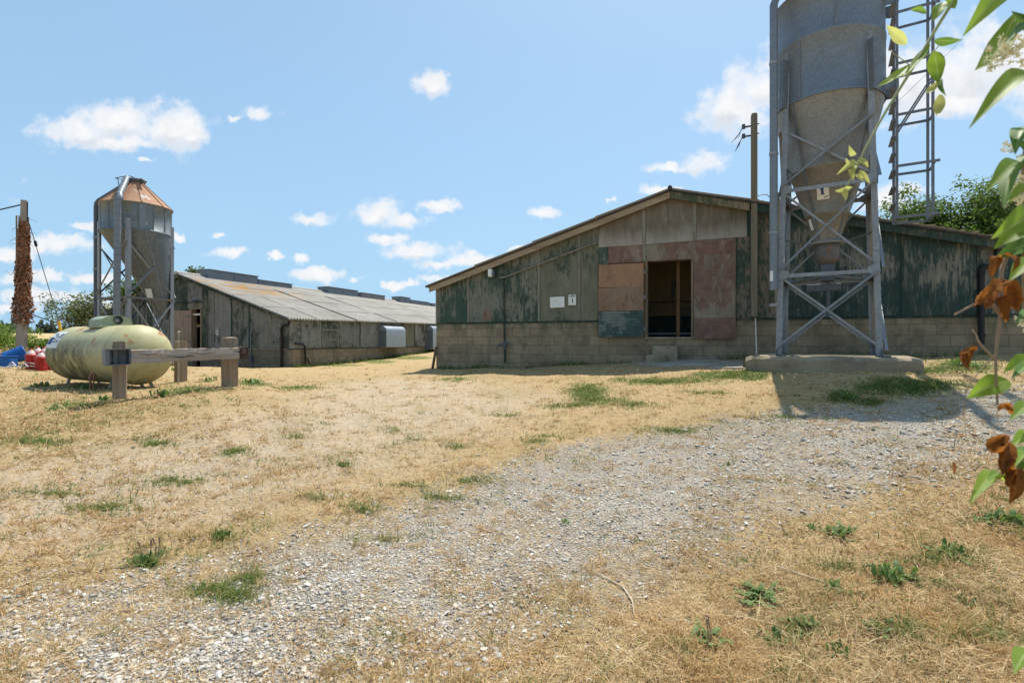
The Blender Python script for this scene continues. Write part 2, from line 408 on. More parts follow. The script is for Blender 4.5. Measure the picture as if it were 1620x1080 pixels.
M['concrete'] = m_block('rough_concrete', 'x', (.34,.27,.18), (.31,.25,.17), (.29,.23,.16), moss=.5, bw=9, bh=9)
M['galv'] = m_galv('galvanised_sheet', (.195,.225,.255), sc=42, metal=.3, streak=.5)
M['galv_cone'] = m_galv('galvanised_hopper', (.275,.25,.21), sc=34, metal=.35, streak=.25)
M['galv_leg'] = m_galv('galvanised_angle', (.275,.29,.305), sc=30, metal=.2, streak=.5)
M['steel_dark'] = m_galv('dark_steel', (.10,.112,.13), metal=.3, streak=.3)
M['ladder'] = m_galv('ladder_steel', (.165,.18,.205), metal=.3, streak=.3)
M['steel_rust'] = m_galv('rusting_steel', (.15,.15,.145), rust=.38, metal=.3)
M['silo_old'] = m_galv('old_painted_sheet', (.17,.20,.212), rust=.07, metal=.25, sc=12, streak=.65)
M['silo_old_cone'] = m_galv('old_hopper_sheet', (.135,.152,.16), rust=.04, metal=.3, sc=12, streak=.3)
M['galv_bright'] = m_galv('bright_vent_hood', (.34,.38,.42), metal=.4, sc=40, streak=.15, rough=.42)
M['vent_grey'] = m_galv('grey_vent_box', (.17,.19,.21), metal=.3, streak=.4)
M['vent_rust'] = m_galv('rusty_vent_box', (.22,.22,.23), rust=.5, metal=.3)
M['rust_cone'] = m_rust_cone('rusty_silo_roof')
M['white'] = plain('white_plate', (.72,.72,.69), .5, var=.06, scale=14)
M['cream_plate'] = plain('faded_plate', (.80,.76,.68), .6, var=.1, scale=20)
M['ink'] = plain('black_lettering', (.02,.02,.022), .6)
M['blue_ink'] = plain('blue_lettering', (.03,.07,.19), .6)
M['grey_ink'] = plain('grey_lettering', (.16,.19,.26), .6)
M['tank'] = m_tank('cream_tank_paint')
M['tank_green'] = plain('grey_green_hood', (.30,.345,.23), .55, var=.15)
M['tank_leg'] = plain('cream_tank_leg', (.36,.36,.25), .7, var=.3)
M['sleeper_v'] = m_wood('weathered_sleeper_post', (.33,.255,.18), (.19,.14,.095), 'z', cracks=.5)
M['sleeper_h'] = m_wood('weathered_sleeper_rail', (.43,.375,.325), (.22,.165,.125), 'x', cracks=.85)
M['pole_wood'] = m_wood('pole_wood', (.34,.30,.245), (.21,.185,.15), 'z', cracks=.5)
M['post_wood'] = m_wood('square_post_wood', (.25,.215,.155), (.15,.13,.095), 'z', cracks=.4)
M['red'] = plain('red_plastic', (.50,.045,.028), .45, var=.2)
M['red_white'] = plain('faded_white_plastic', (.66,.50,.46), .5, var=.1)
M['blue'] = plain('blue_plastic', (.012,.10,.34), .4, var=.3, scale=9)
M['yellow'] = plain('yellow_guard', (.72,.42,.03), .5, var=.1)
M['bark'] = m_bark('tree_bark'); M['twig'] = m_bark('shrub_twig', (.36,.27,.19), (.20,.14,.09))
M['twig_green'] = plain('green_twig', (.34,.36,.17), .6, var=.2, scale=30)
M['tree_a'] = m_foliage('tree_leaves', (.03,.065,.015), (.12,.185,.04), (.20,.31,.05))
M['tree_b'] = m_foliage('grey_green_tree_leaves', (.06,.085,.035), (.21,.23,.10), (.25,.28,.09))
M['tree_c'] = m_foliage('olive_tree_leaves', (.04,.065,.018), (.14,.16,.05), (.15,.18,.05))
M['hedge'] = m_foliage('bright_bush_leaves', (.06,.12,.02), (.21,.32,.05), (.25,.38,.06))
M['far_wood'] = m_foliage('far_wood_leaves', (.035,.055,.045), (.065,.09,.065), (.04,.06,.04))
M['ivy'] = m_foliage('dead_ivy_leaves', (.13,.055,.028), (.44,.22,.125), (.22,.10,.05), .2)
M['leaf_big'] = m_leaf('long_green_leaf', (.10,.20,.025), (.22,.34,.05), (.42,.62,.06))
M['leaf_dark'] = m_leaf('shaded_green_leaf', (.05,.13,.03), (.09,.19,.04), (.20,.36,.05), t=.35)
M['leaf_pale'] = m_leaf('pale_young_leaf', (.36,.42,.13), (.50,.50,.20), (.66,.66,.20))
M['leaf_dead'] = m_leaf('dead_brown_leaf', (.14,.05,.018), (.30,.12,.03), (.50,.19,.03), (.22,.10,.04), .4, .8)
M['petal'] = plain('cream_petal', (.85,.80,.60), .7, var=.15, scale=40)
M['weed'] = m_foliage('weed_leaves', (.07,.135,.035), (.20,.29,.085), (.20,.31,.06), .3)
def m_blade(name, stops, t=.25, gold=False):
    n = NB(name); i = n.island(); c = n.ramp(i, stops)
    if gold:
        q = n.noise(n.pos(), 1.7, 6, .68)
        c = n.mix(n.math('MULTIPLY', n.step(q, .47, .60), .75), c, n.ramp(i, [(p, (a*.84, b*.70, d*.52)) for p, (a, b, d) in stops]))
        c = n.mix(n.math('MULTIPLY', n.step(n.noise(n.pos(), .8, 5, .6), .55, .68), .35), c, (.30,.215,.125))
    return n.leafy(c, c, .7, t, .2)
M['straw'] = m_blade('dry_straw', [(0, (.32,.21,.095)), (.4, (.53,.375,.185)), (.75, (.67,.505,.275)), (1, (.80,.66,.41))], .25, True)
M['straw_gold'] = m_blade('golden_tuft', [(0, (.30,.18,.075)), (.4, (.48,.31,.135)), (.8, (.60,.42,.20)), (1, (.74,.60,.38))], .3)
M['pale_twig'] = plain('pale_twig', (.52,.42,.29), .8, var=.3, scale=30)
M['grass'] = m_blade('short_grass', [(0, (.075,.12,.02)), (.5, (.13,.20,.04)), (.8, (.21,.25,.07)), (1, (.40,.34,.13))], .35)
def m_stone():
    n = NB('loose_stone'); i = n.island(); o = n.obj()
    c = n.ramp(i, [(0, (.15,.14,.13)), (.12, (.29,.27,.245)), (.4, (.47,.435,.38)), (.62, (.56,.52,.455)), (.8, (.55,.43,.30)), (.9, (.65,.605,.53)), (1, (.70,.66,.58))])
    c = n.mix(n.math('MULTIPLY', n.noise(o, 90, 3), .35), c, (.28,.24,.20))
    return n.bsdf(c, .85, 0, None, .25)
M['stone'] = m_stone()

def m_ground():
    n = NB('yard_ground'); p = n.pos()
    road = n.attr('road'); pale = n.attr('pale'); green = n.attr('green'); dirt = n.attr('dirt'); field = n.attr('field'); tan = n.attr('tan')
    warp = n.noise(p, 1.1, 6, .65); w2 = n.noise(p, 4.5, 6, .68); w3 = n.noise(p, 19, 5, .7); w4 = n.noise(p, 75, 4, .7)
    fur = n.noise(n.mapping(p, (1,2.2,1), (0,0,0), (0,0,.5)), 34, 6, .72)
    # stones
    def stones(sc):
        c = n.sep(n.voro(p, sc, out='Color'))[0]; d = n.voro(p, sc, 'DISTANCE_TO_EDGE')
        col = n.ramp(c, [(0, (.21,.195,.175)), (.1, (.37,.345,.305)), (.4, (.55,.51,.45)), (.62, (.66,.615,.54)), (.8, (.62,.49,.345)), (.9, (.74,.70,.62)), (1, (.80,.76,.68))])
        return n.mix(n.step(d, 0.0, .16), (.30,.255,.20), col), d
    s1, d1 = stones(38); s2, d2 = stones(80)
    st = n.mix(n.step(w3, .42, .58), s1, s2)
    st = n.mix(n.math('MULTIPLY', n.step(w2, .35, .7), .5), st, (.46,.375,.27))
    # pale trampled stone dust
    pl = n.mix(n.step(w3, .38, .62), (.43,.315,.20), (.64,.505,.355))
    pl = n.mix(n.math('MULTIPLY', n.step(w4, .42, .6), .75), pl, s2)
    pl = n.mix(n.math('MULTIPLY', n.step(n.noise(p, 13, 6, .72), .53, .62), .8), pl, n.ramp(fur, [(.3, (.28,.185,.09)), (.7, (.56,.40,.21))]))
    # dry turf
    tf = n.ramp(fur, [(.30, (.19,.125,.058)), (.45, (.41,.285,.142)), (.6, (.55,.405,.215)), (.78, (.69,.545,.32))])
    tf = n.mix(n.math('MULTIPLY', n.step(w2, .5, .75), .55), tf, (.50,.325,.155))
    tf = n.mix(n.math('MULTIPLY', n.step(n.noise(p, 11, 5, .7), .56, .68), .5), tf, (.28,.195,.11))
    tf = n.mix(n.math('MULTIPLY', n.step(warp, .45, .7), .3), tf, (.36,.27,.10))
    tf = n.mix(n.math('MULTIPLY', n.step(w3, .5, .75), n.math('MULTIPLY', dirt, .75)), tf, (.27,.19,.105))
    # soft edges broken up by noise
    def edge(m, amt=.9, lo=.42, hi=.58):
        b = n.math('ADD', m, n.math('MULTIPLY', n.math('SUBTRACT', n.math('ADD', n.math('MULTIPLY', w2, .6), n.math('MULTIPLY', w3, .4)), .5), amt))
        return n.step(b, lo, hi)
    c = n.mix(n.math('MULTIPLY', edge(pale, 2.6, .38, .75), .9), tf, pl)
    rm = edge(road, 2.3, .36, .66)
    c = n.mix(rm, c, st)
    # tufts of straw that creep over the stones
    tu = n.step(n.math('ADD', n.math('ADD', n.math('MULTIPLY', w2, .4), n.math('MULTIPLY', w3, .6)), n.math('MULTIPLY', pale, .035)), .515, .60)
    c = n.mix(n.math('MULTIPLY', tu, .72), c, n.ramp(fur, [(.3, (.27,.18,.085)), (.7, (.54,.40,.215))]))
    gm = edge(green, 1.9, .50, .85)
    c = n.mix(n.math('MULTIPLY', gm, .75), c, n.ramp(fur, [(.3, (.04,.075,.012)), (.5, (.10,.16,.03)), (.75, (.22,.25,.07))]))
    gs = n.math('MULTIPLY', n.step(n.noise(p, 2.3, 8, .72), .55, .66), n.math('ADD', n.math('MULTIPLY', tan, .4), .38))
    c = n.mix(gs, c, n.ramp(fur, [(.3, (.06,.09,.02)), (.7, (.20,.22,.075))]))
    c = n.mix(field, c, n.mix(n.step(n.noise(p, .03, 4), .4, .6), (.50,.36,.18), (.42,.33,.15)))
    mac = n.noise(p, .55, 7, .66); far = n.noise(n.mapping(p, (1,1,1), (4,9,0)), 2.1, 8, .72)
    c = n.mix(n.math('MULTIPLY', n.step(far, .50, .62), n.math('MULTIPLY', n.math('SUBTRACT', 1, rm), .42)), c, (.36,.235,.105))
    c = n.mix(n.math('MULTIPLY', n.step(mac, .52, .66), .22), c, (.24,.19,.085))
    h = n.math('ADD', n.math('MULTIPLY', n.step(d1, 0, .3), n.math('MULTIPLY', rm, .8)), n.math('ADD', n.math('MULTIPLY', fur, .9), n.math('ADD', n.math('MULTIPLY', w4, .4), n.math('MULTIPLY', w3, 1.1))))
    return n.bsdf(c, .93, 0, n.bump(h, .85, .028), .15)
M['ground'] = m_ground()
M['dust_field'] = plain('stubble_field', (.5,.37,.19), .9)
# ------------------------------------------------------------------ lie of the land (x, y, height relative to the lens)
CTRL = np.array([
 (0,0,-1.45),(0,2,-1.42),(-3,2,-1.45),(3,2,-1.36),(0,-10,-1.7),(-10,-6,-1.6),(10,-6,-1.3),(8,2,-1.0),(-9,2,-1.5),
 (-2.09,13.96,-.76),(0.7,12.95,-.64),(3.5,11.75,-.47),(5.2,11.3,-.40),(8.3,9.9,-.29),(10.2,9.3,-.26),(13,8,-.2),
 (4.1,8.75,-.545),(6.1,7.5,-.45),(3.2,6.1,-.84),(5.4,6.0,-.68),(0,7,-1.12),
 (-5.9,7.5,-.88),(-4.6,8.2,-.77),(-6.2,9.5,-.79),(-8,10.2,-.93),(-6.6,9.3,-.90),(-9.9,10.8,-.92),(-13.2,14,-.70),
 (-10.15,23,-1.20),(-16.7,25.5,-1.28),(-5.3,35,-.70),(-16.5,17,-.60),(-5,16,-.96),(-22,28,-1.1),(-21,18,-.55),
 (-4,9.5,-.93),(-5.6,5.5,-1.25),(-6.7,7,-1.0),(-2,22,-.80),(6,22,-.5),(2,35,-.5),(16,20,-.2),
 (0,60,-.3),(-60,60,-.1),(60,60,.5),(-40,30,-.6),(40,30,.3),(-150,150,2.3),(0,200,3),(150,150,3),
 (0,-100,-3),(-100,0,-1.5),(100,0,0),(100,-100,-2),(-100,-100,-3),(-250,200,3.2),(250,200,3.5)], float)
def _tps(d2):
    return np.where(d2 > 1e-12, .5*d2*np.log(np.maximum(d2, 1e-12)), 0)
def _solve():
    p = CTRL[:, :2]/20; n = len(p)
    K = _tps(((p[:,None]-p[None])**2).sum(-1))+np.eye(n)*.004
    A = np.zeros((n+3, n+3)); A[:n,:n] = K; A[:n,n] = 1; A[:n,n+1:] = p; A[n,:n] = 1; A[n+1:,:n] = p.T
    return np.linalg.solve(A, np.r_[CTRL[:,2], 0, 0, 0])
_W = _solve()
def gz(x, y, bumps=True):
    """ground height (scene z)"""
    x = np.atleast_1d(np.asarray(x, float)); y = np.atleast_1d(np.asarray(y, float))
    r = np.hypot(x, y); k = np.minimum(1, 230/np.maximum(r, 1e-6)); xs = x*k/20; ys = y*k/20
    z = np.full(x.shape, _W[-3])+_W[-2]*xs+_W[-1]*ys
    for (a, b, _), w in zip(CTRL, _W[:-3]):
        z = z+w*_tps((xs-a/20)**2+(ys-b/20)**2)
    if bumps:
        z = z+(.012*np.sin(2.1*x+1.3*y)+.010*np.sin(3.7*y-1.9*x+2)+.008*np.sin(5.3*x+4.1*y+1)+.006*np.sin(9.1*x-7.7*y))
    return z+EYE
_gx = np.arange(-95, 95.1, .4); _gy = np.arange(-14, 126.1, .4)
_GX, _GY = np.meshgrid(_gx, _gy); _GZ = gz(_GX.ravel(), _GY.ravel(), False).reshape(_GX.shape)
def gzf(x, y):
    u = np.clip((x+95)/.4, 0, len(_gx)-1.001); v = np.clip((y+14)/.4, 0, len(_gy)-1.001)
    i = u.astype(int); j = v.astype(int); u = u-i; v = v-j
    return (_GZ[j,i]*(1-u)+_GZ[j,i+1]*u)*(1-v)+(_GZ[j+1,i]*(1-u)+_GZ[j+1,i+1]*u)*v
def gpx(px, py):
    """ground points under photo pixels (arrays)"""
    px = np.atleast_1d(np.asarray(px, float)); py = np.atleast_1d(np.asarray(py, float))
    a = (px-CX)/F; b = (py-CY)/F
    lo = np.full(px.shape, .3); hi = np.full(px.shape, .3); done = np.zeros(px.shape, bool)
    for Y in np.geomspace(.6, 120, 90):
        under = (EYE-b*Y) <= gzf(a*Y, np.full(px.shape, Y))
        new = under & ~done; hi[new] = Y; done |= new; lo[~done] = Y
    hi[~done] = 120
    for _ in range(14):
        m = (lo+hi)/2; under = (EYE-b*m) <= gzf(a*m, m)
        hi = np.where(under, m, hi); lo = np.where(under, lo, m)
    return a*hi, hi
def g1(x, y): return float(gz(x, y)[0])
def on_ground(px, py):
    x, y = gpx(px, py); return Vector((x[0], y[0], g1(x[0], y[0])))

def wpoly(pts):
    p = np.array(pts, float); x, y = gpx(p[:,0], p[:,1]); return np.c_[x, y]
def inside_soft(poly, x, y, soft):
    """1 inside, 0 outside, linear over +-soft metres"""
    n = len(poly); d = np.full(x.shape, 1e9); ins = np.zeros(x.shape, bool)
    for i in range(n):
        ax, ay = poly[i]; bx, by = poly[(i+1) % n]
        ex, ey = bx-ax, by-ay; t = np.clip(((x-ax)*ex+(y-ay)*ey)/(ex*ex+ey*ey+1e-9), 0, 1)
        d = np.minimum(d, np.hypot(x-ax-t*ex, y-ay-t*ey))
        c = ((ay > y) != (by > y)); xi = ax+(y-ay)/(by-ay+1e-12)*ex
        ins ^= c & (x < xi)
    return np.clip(.5+np.where(ins, d, -d)/(2*soft), 0, 1)
ROAD = wpoly([(-900,1010),(-300,985),(0,945),(250,912),(480,850),(700,778),(880,708),(1080,676),(1260,648),(1450,630),(1620,612),(1900,592),
              (2300,640),(1900,690),(1620,722),(1400,765),(1230,805),(1140,865),(1000,915),(850,975),(720,1050),(560,1300),(-900,1300)])
PALE = wpoly([(-700,830),(-200,765),(0,728),(200,690),(420,640),(520,606),(620,596),(760,600),(880,628),(830,672),(720,712),(560,780),(400,838),(120,905),(-300,975),(-900,990)])
BANK = wpoly([(-900,610),(0,590),(120,600),(420,600),(440,612),(250,655),(120,690),(0,725),(-400,800),(-900,880)])
DIRT = wpoly([(1000,940),(1150,870),(1300,800),(1620,740),(2200,720),(2200,1300),(640,1300),(760,1060)])
GREENS = [(930,622,34,14),(945,634,40,5),(1050,602,80,6),(1160,594,70,7),(1430,612,85,13),(1330,626,26,8),(1380,633,25,6),(475,613,40,4),(720,600,30,3),
          (1520,580,60,8),(1470,585,35,5),(750,758,34,6),(700,785,35,6),(570,806,24,5),(1060,681,60,5),(350,936,52,17),(395,915,24,9),(230,889,22,8),(352,848,18,7),(375,716,26,7),(280,760,45,7),
          (250,700,30,5),(160,800,60,6),(90,780,40,5),(60,700,50,8),(130,640,50,5),(300,618,50,6),(400,608,30,5),(600,572,30,3),(650,566,40,3),(540,578,40,2),
          (620,680,16,4),(660,697,20,4),(720,706,20,4),(850,700,22,5),(900,640,50,4),(1000,640,50,4),(640,770,30,4),(500,790,26,5),(1120,620,40,3),(1240,660,30,3),
          (540,735,18,4),(470,690,20,4),(610,850,16,5),(1590,822,44,10),(1480,890,60,14),(1260,1000,60,14),(1420,1000,50,14),(1560,1010,70,16),(1330,900,40,8),(870,690,40,4),(800,655,30,3)]
_gp = []
for (a, b, c, d) in GREENS:
    q = np.linspace(0, 2*np.pi, 14, endpoint=False); _gp.append(wpoly(np.c_[a+c*np.cos(q), b+d*np.sin(q)]))
def noise2(x, y, seed=0):
    s = seed*1.37
    return (np.sin(x*1.7+s)*np.cos(y*2.1-s)+.6*np.sin(3.9*x-2.3*y+s*2)+.5*np.cos(6.3*y+4.7*x+s)+.4*np.sin(11*x+9*y+3*s))/2.5

def masks(x, y):
    rd = inside_soft(ROAD, x, y, .75); pl = inside_soft(PALE, x, y, 1.5)
    bk = inside_soft(BANK, x, y, .5); dt = inside_soft(DIRT, x, y, .6)
    g = np.zeros(x.shape); wx = x+.20*noise2(x*2.6, y*2.6, 51)+.08*noise2(x*9, y*9, 53); wy = y+.30*noise2(x*2.2, y*2.2, 61)+.10*noise2(x*8, y*8, 63)
    for i, p in enumerate(_gp): g = np.maximum(g, inside_soft(p, wx, wy, .20)*(1.0 if i < 7 else .5 if i >= len(_gp)-8 else .88))
    r = np.hypot(x, y)
    fld = np.clip((r-42)/14, 0, 1)
    return rd, pl, bk, dt, g, fld

def build_ground():
    radii = np.r_[0.0, np.geomspace(.35, 60, 300), np.geomspace(64, 3000, 40)]
    # turn the finer sectors to where the yard is looked at; the sheet itself runs all round
    th = np.concatenate([np.linspace(R(25), R(155), 640, endpoint=False), np.linspace(R(155), R(385), 160, endpoint=False)])
    na = len(th); X = [np.zeros(1)]; Y = [np.zeros(1)]
    for r in radii[1:]:
        X.append(r*np.cos(th)); Y.append(r*np.sin(th))
    x = np.concatenate(X); y = np.concatenate(Y); z = gz(x, y)
    rr = np.hypot(x, y)
    rd, pl, bk, dt, g, fld = masks(x, y)
    near = np.clip(1.3-rr/14, 0, 1)
    z = z+near*(1-rd)*RNG.normal(0, .006, x.shape)*(rr > .5)
    nr = len(radii)-1; base = 1+np.arange(nr-1)[:,None]*na; k = np.arange(na)[None]
    q = np.stack([base+k, base+(k+1) % na, base+na+(k+1) % na, base+na+k], -1).reshape(-1, 4)
    c = np.stack([np.zeros(na, int), 1+np.arange(na), 1+(np.arange(na)+1) % na, 1+(np.arange(na)+1) % na], -1)
    c[:, 3] = c[:, 2]
    o = np_mesh('ground', np.c_[x, y, z], q[:, ::-1] if False else q, M['ground'], True, None,
                dict(road=rd, pale=pl*(1-rd), green=g, dirt=np.maximum(dt, bk*.8), field=fld, tan=bk))
    bm = bmesh.new(); bm.from_mesh(o.data); bm.verts.ensure_lookup_table()
    for i in range(na): bm.faces.new((bm.verts[0], bm.verts[1+i], bm.verts[1+(i+1) % na])).smooth = True
    bm.normal_update()
    if sum(f.normal.z for f in bm.faces) < 0: bmesh.ops.reverse_faces(bm, faces=bm.faces)
    bm.to_mesh(o.data); bm.free()
    return tag(o, kind='structure')
build_ground()

# ------------------------------------------------------------------ blades and stones lying on it
def blades(name, x, y, mat, lmin, lmax, w, lift, n_seg=3, bend=.5, spread=1.0, attrs=None):
    n = len(x); z = gz(x, y)
    L = RNG.uniform(lmin, lmax, n)*(.6+.8*RNG.random(n)); az = RNG.uniform(0, 2*np.pi, n)
    el = np.clip(RNG.normal(lift, .32*spread, n), .02, 1.5)
    wd = w*(.7+.6*RNG.random(n))*np.maximum(1, np.hypot(x, y)/3.2)
    cv = RNG.normal(-bend, .35, n); sw = RNG.normal(0, .5, n)
    pts = [np.c_[x, y, z-.004]]; a = az.copy(); e = el.copy(); seg = L/n_seg
    for i in range(n_seg):
        d = np.c_[np.cos(e)*np.cos(a), np.cos(e)*np.sin(a), np.sin(e)]
        q = pts[-1]+d*seg[:,None]; q[:,2] = np.maximum(q[:,2], z+.003); pts.append(q)
        e = e+cv/n_seg; a = a+sw/n_seg
    side = np.c_[-np.sin(az), np.cos(az), RNG.normal(0, .5, n)]; side /= np.linalg.norm(side, axis=1)[:,None]
    V = []
    for i, p in enumerate(pts):
        t = i/n_seg; ww = wd*(1-.75*t**1.5)/2
        V += [p-side*ww[:,None], p+side*ww[:,None]]
    V = np.stack(V, 1); m = V.shape[1]
    q = np.array([(2*i, 2*i+1, 2*i+3, 2*i+2) for i in range(n_seg)])
    fs = (np.arange(n)[:,None,None]*m+q[None]).reshape(-1, 4)
    return np_mesh(name, V.reshape(-1, 3), fs, mat, True)

def scatter():
    n = 560000
    px = RNG.uniform(-420, 2050, n); py = 566+(1300-566)*RNG.random(n)**.9
    x, y = gpx(px, py); ok = (y < 24) & (np.hypot(x, y) > .9)
    B1u, B1v = B1.u, B1.v
    lu = (x-B1.o[0])*B1u[0]+(y-B1.o[1])*B1u[1]; lv = (x-B1.o[0])*B1v[0]+(y-B1.o[1])*B1v[1]
    ok &= ~((lv > -.05) & (lu > -.05) & (lu < 13))
    x, y = x[ok], y[ok]
    rd, pl, bk, dt, g, fld = masks(x, y)
    nz = noise2(x, y, 1); nz2 = noise2(x*3, y*3, 4)
    dens = .20+.36*(nz > -.15)+.25*dt+.15*bk
    dens *= (1-pl*np.where(noise2(x*5, y*5, 7) > .05, .35, .86))*(1-rd*np.where(nz2+nz > .12, .60, .95))*(1-g*.35)
    k = RNG.random(len(x)) < dens
    xs, ys = x[k], y[k]
    print('straw', len(xs))
    tag(blades('straw', xs, ys, M['straw'], .035, .11, .0028, .22), kind='stuff')
    # short green grass inside the green patches
    gm = (RNG.random(len(x)) < np.clip(g*1.2-.12, 0, 1)*np.clip(.5+.75*noise2(x*4.1, y*4.1, 5)+.5*(g > .81), .03, .95)) | (RNG.random(len(x)) < .07*(1-rd*.85)*(noise2(x*2.3, y*2.3, 12) > .30)) | ((bk > .5) & (RNG.random(len(x)) < .14*(noise2(x*1.6, y*1.6, 3) > .1)))
    tag(blades('grass', x[gm], y[gm], M['grass'], .03, .09, .0034, .85, 3, .7), kind='stuff')
    # low tufts: little fans of blades that stand up and throw small shadows
    n = 30000; a, b = gpx(RNG.uniform(-420, 2050, n), 570+(1300-570)*RNG.random(n)**1.15)
    rd2, pl2, bk2, dt2, g2, _ = masks(a, b); nz3 = noise2(a*2.2, b*2.2, 21)
    pr = (np.clip(.26+.6*nz3, .02, .8))*(1-rd2*np.where(noise2(a*1.3, b*1.3, 71)+.35*(a > .3) > .25, .30, .86))*(1-dt2*.5)+.10*bk2
    lu = (a-B1.o[0])*B1u[0]+(b-B1.o[1])*B1u[1]; lv = (a-B1.o[0])*B1v[0]+(b-B1.o[1])*B1v[1]
    k = (b < 21) & (np.hypot(a, b) > 1.0) & (RNG.random(n) < pr) & ~((lv > -.1) & (lu > -.1))
    a, b = a[k], b[k]; m = 22; print('tufts', len(a))
    sp = np.repeat(np.clip(np.hypot(a, b)*.006, .012, .036)*RNG.uniform(.6, 1.7, len(a)), m)
    xa = np.repeat(a, m)+RNG.normal(0, 1, len(a)*m)*sp; ya = np.repeat(b, m)+RNG.normal(0, 1, len(a)*m)*sp*.7
    tag(blades('straw_tufts', xa, ya, M['straw_gold'], .025, .062, .0030, .8, 3, .9), kind='stuff')
    # small green tufts strung along the trampled track, the bank and the straw
    n = 26000; a, b = gpx(RNG.uniform(-420, 2050, n), 572+(1300-572)*RNG.random(n)**1.1)
    rd2, pl2, bk2, dt2, g2, _ = masks(a, b); nz4 = noise2(a*1.1+3, b*1.9, 31)+.55*noise2(a*3.3, b*3.9, 41)
    lu = (a-B1.o[0])*B1u[0]+(b-B1.o[1])*B1u[1]; lv = (a-B1.o[0])*B1v[0]+(b-B1.o[1])*B1v[1]
    k = (b < 22) & (np.hypot(a, b) > 1.2) & (RNG.random(n) < np.clip((nz4-.30+.42*bk2)*.95, 0, .75)*(1-rd2*.93)) & ~((lv > -.1) & (lu > -.1))
    a, b = a[k], b[k]; m = 16; print('green tufts', len(a)); sp = np.repeat(np.clip(np.hypot(a, b)*.007, .014, .045)*RNG.uniform(.6, 1.6, len(a)), m)
    tag(blades('green_tufts', np.repeat(a, m)+RNG.normal(0, 1, len(a)*m)*sp, np.repeat(b, m)+RNG.normal(0, 1, len(a)*m)*sp*.7, M['grass'], .02, .055, .0034, .8, 3, .8), kind='stuff')
    # the closer green patches
    A = []; B = []
    for i, (pa, pb, pc, pd) in enumerate(GREENS):
        m = int(60+pc*pd*(5.0 if i < 7 else 3.4)*(.35 if pb > 815 and pa > 1200 else 1.0 if pb > 640 else 1.8)); q = RNG.normal(0, .48, (m, 2)); x_, y_ = gpx(pa+q[:,0]*pc, pb+q[:,1]*pd)
        kk = RNG.random(m) < np.clip(.55+.8*noise2(x_*5, y_*5, 81+i), .05, 1); A.append(x_[kk]); B.append(y_[kk])
    A = np.concatenate(A); B = np.concatenate(B); print('green patches', len(A))
    tag(blades('green_patch_grass', A, B, M['grass'], .02, .06, .0034, .7, 3, .8), kind='stuff')
    # longer dry stalks standing about on the bank and by the walls
    n = 4200; px = RNG.uniform(-300, 1900, n); py = RNG.uniform(575, 1250, n); a, b = gpx(px, py)
    rd2, pl2, bk2, dt2, g2, _ = masks(a, b); k = (rd2 < .2) & (pl2 < .3) & (b < 13) & (np.hypot(a, b) > 1.2) & (RNG.random(n) < .35+.6*np.maximum(dt2, bk2))
    lu = (a-B1.o[0])*B1u[0]+(b-B1.o[1])*B1u[1]; lv = (a-B1.o[0])*B1v[0]+(b-B1.o[1])*B1v[1]
    k &= ~((lv > -.15) & (lu > -.3))
    tag(blades('dry_stalks', a[k], b[k], M['straw'], .10, .26, .0026, .55, 4, .9, 1.4), kind='stuff')
    # stones
    n = 190000; px = RNG.uniform(-420, 2050, n); py = 590+(1300-590)*RNG.random(n)
    a, b = gpx(px, py); rd2, pl2, bk2, dt2, g2, _ = masks(a, b); rr = np.hypot(a, b)
    nz = noise2(a*1.5, b*1.5, 9)
    k = (b < 10.5) & (rr > 1.0) & (RNG.random(n) < np.clip(rd2*(.46+.5*nz)+pl2*.22+.012, 0, 1))
    a, b, rr = a[k], b[k], rr[k]; n = len(a); print('stones', n)
    ico = np.array([(0,0,1),(.894,0,.447),(.276,.851,.447),(-.724,.526,.447),(-.724,-.526,.447),(.276,-.851,.447),(.724,.526,-.447),(-.276,.851,-.447),(-.894,0,-.447),(-.276,-.851,-.447),(.724,-.526,-.447),(0,0,-1)])
    fc = np.array([(0,1,2),(0,2,3),(0,3,4),(0,4,5),(0,5,1),(1,6,2),(2,7,3),(3,8,4),(4,9,5),(5,10,1),(6,7,2),(7,8,3),(8,9,4),(9,10,5),(10,6,1),(11,7,6),(11,8,7),(11,9,8),(11,10,9),(11,6,10)])
    s = np.clip(RNG.lognormal(math.log(.0078), .40, n), .0035, .022)*np.where(rd2[k] < .4, .62, 1)*np.clip(rr/4, .85, 1.25)
    V = ico[None]*RNG.uniform(.62, 1.28, (n, 12, 1))
    V = V*np.stack([s*RNG.uniform(.8,1.5,n), s*RNG.uniform(.7,1.1,n), s*RNG.uniform(.4,.8,n)], -1)[:,None]
    t = RNG.uniform(0, 6.28, n); c, sn = np.cos(t)[:,None], np.sin(t)[:,None]
    vx = V[...,0]*c-V[...,1]*sn; vy = V[...,0]*sn+V[...,1]*c
    tilt = RNG.normal(0, .3, n)[:,None]; vz = V[...,2]*np.cos(tilt)+vx*np.sin(tilt)
    W = np.stack([vx+a[:,None], vy+b[:,None], vz+(gz(a, b)+s*.22)[:,None]], -1)
    fs = (np.arange(n)[:,None,None]*12+fc[None]).reshape(-1, 3)
    tag(np_mesh('gravel', W.reshape(-1, 3), fs, M['stone'], False), kind='stuff')
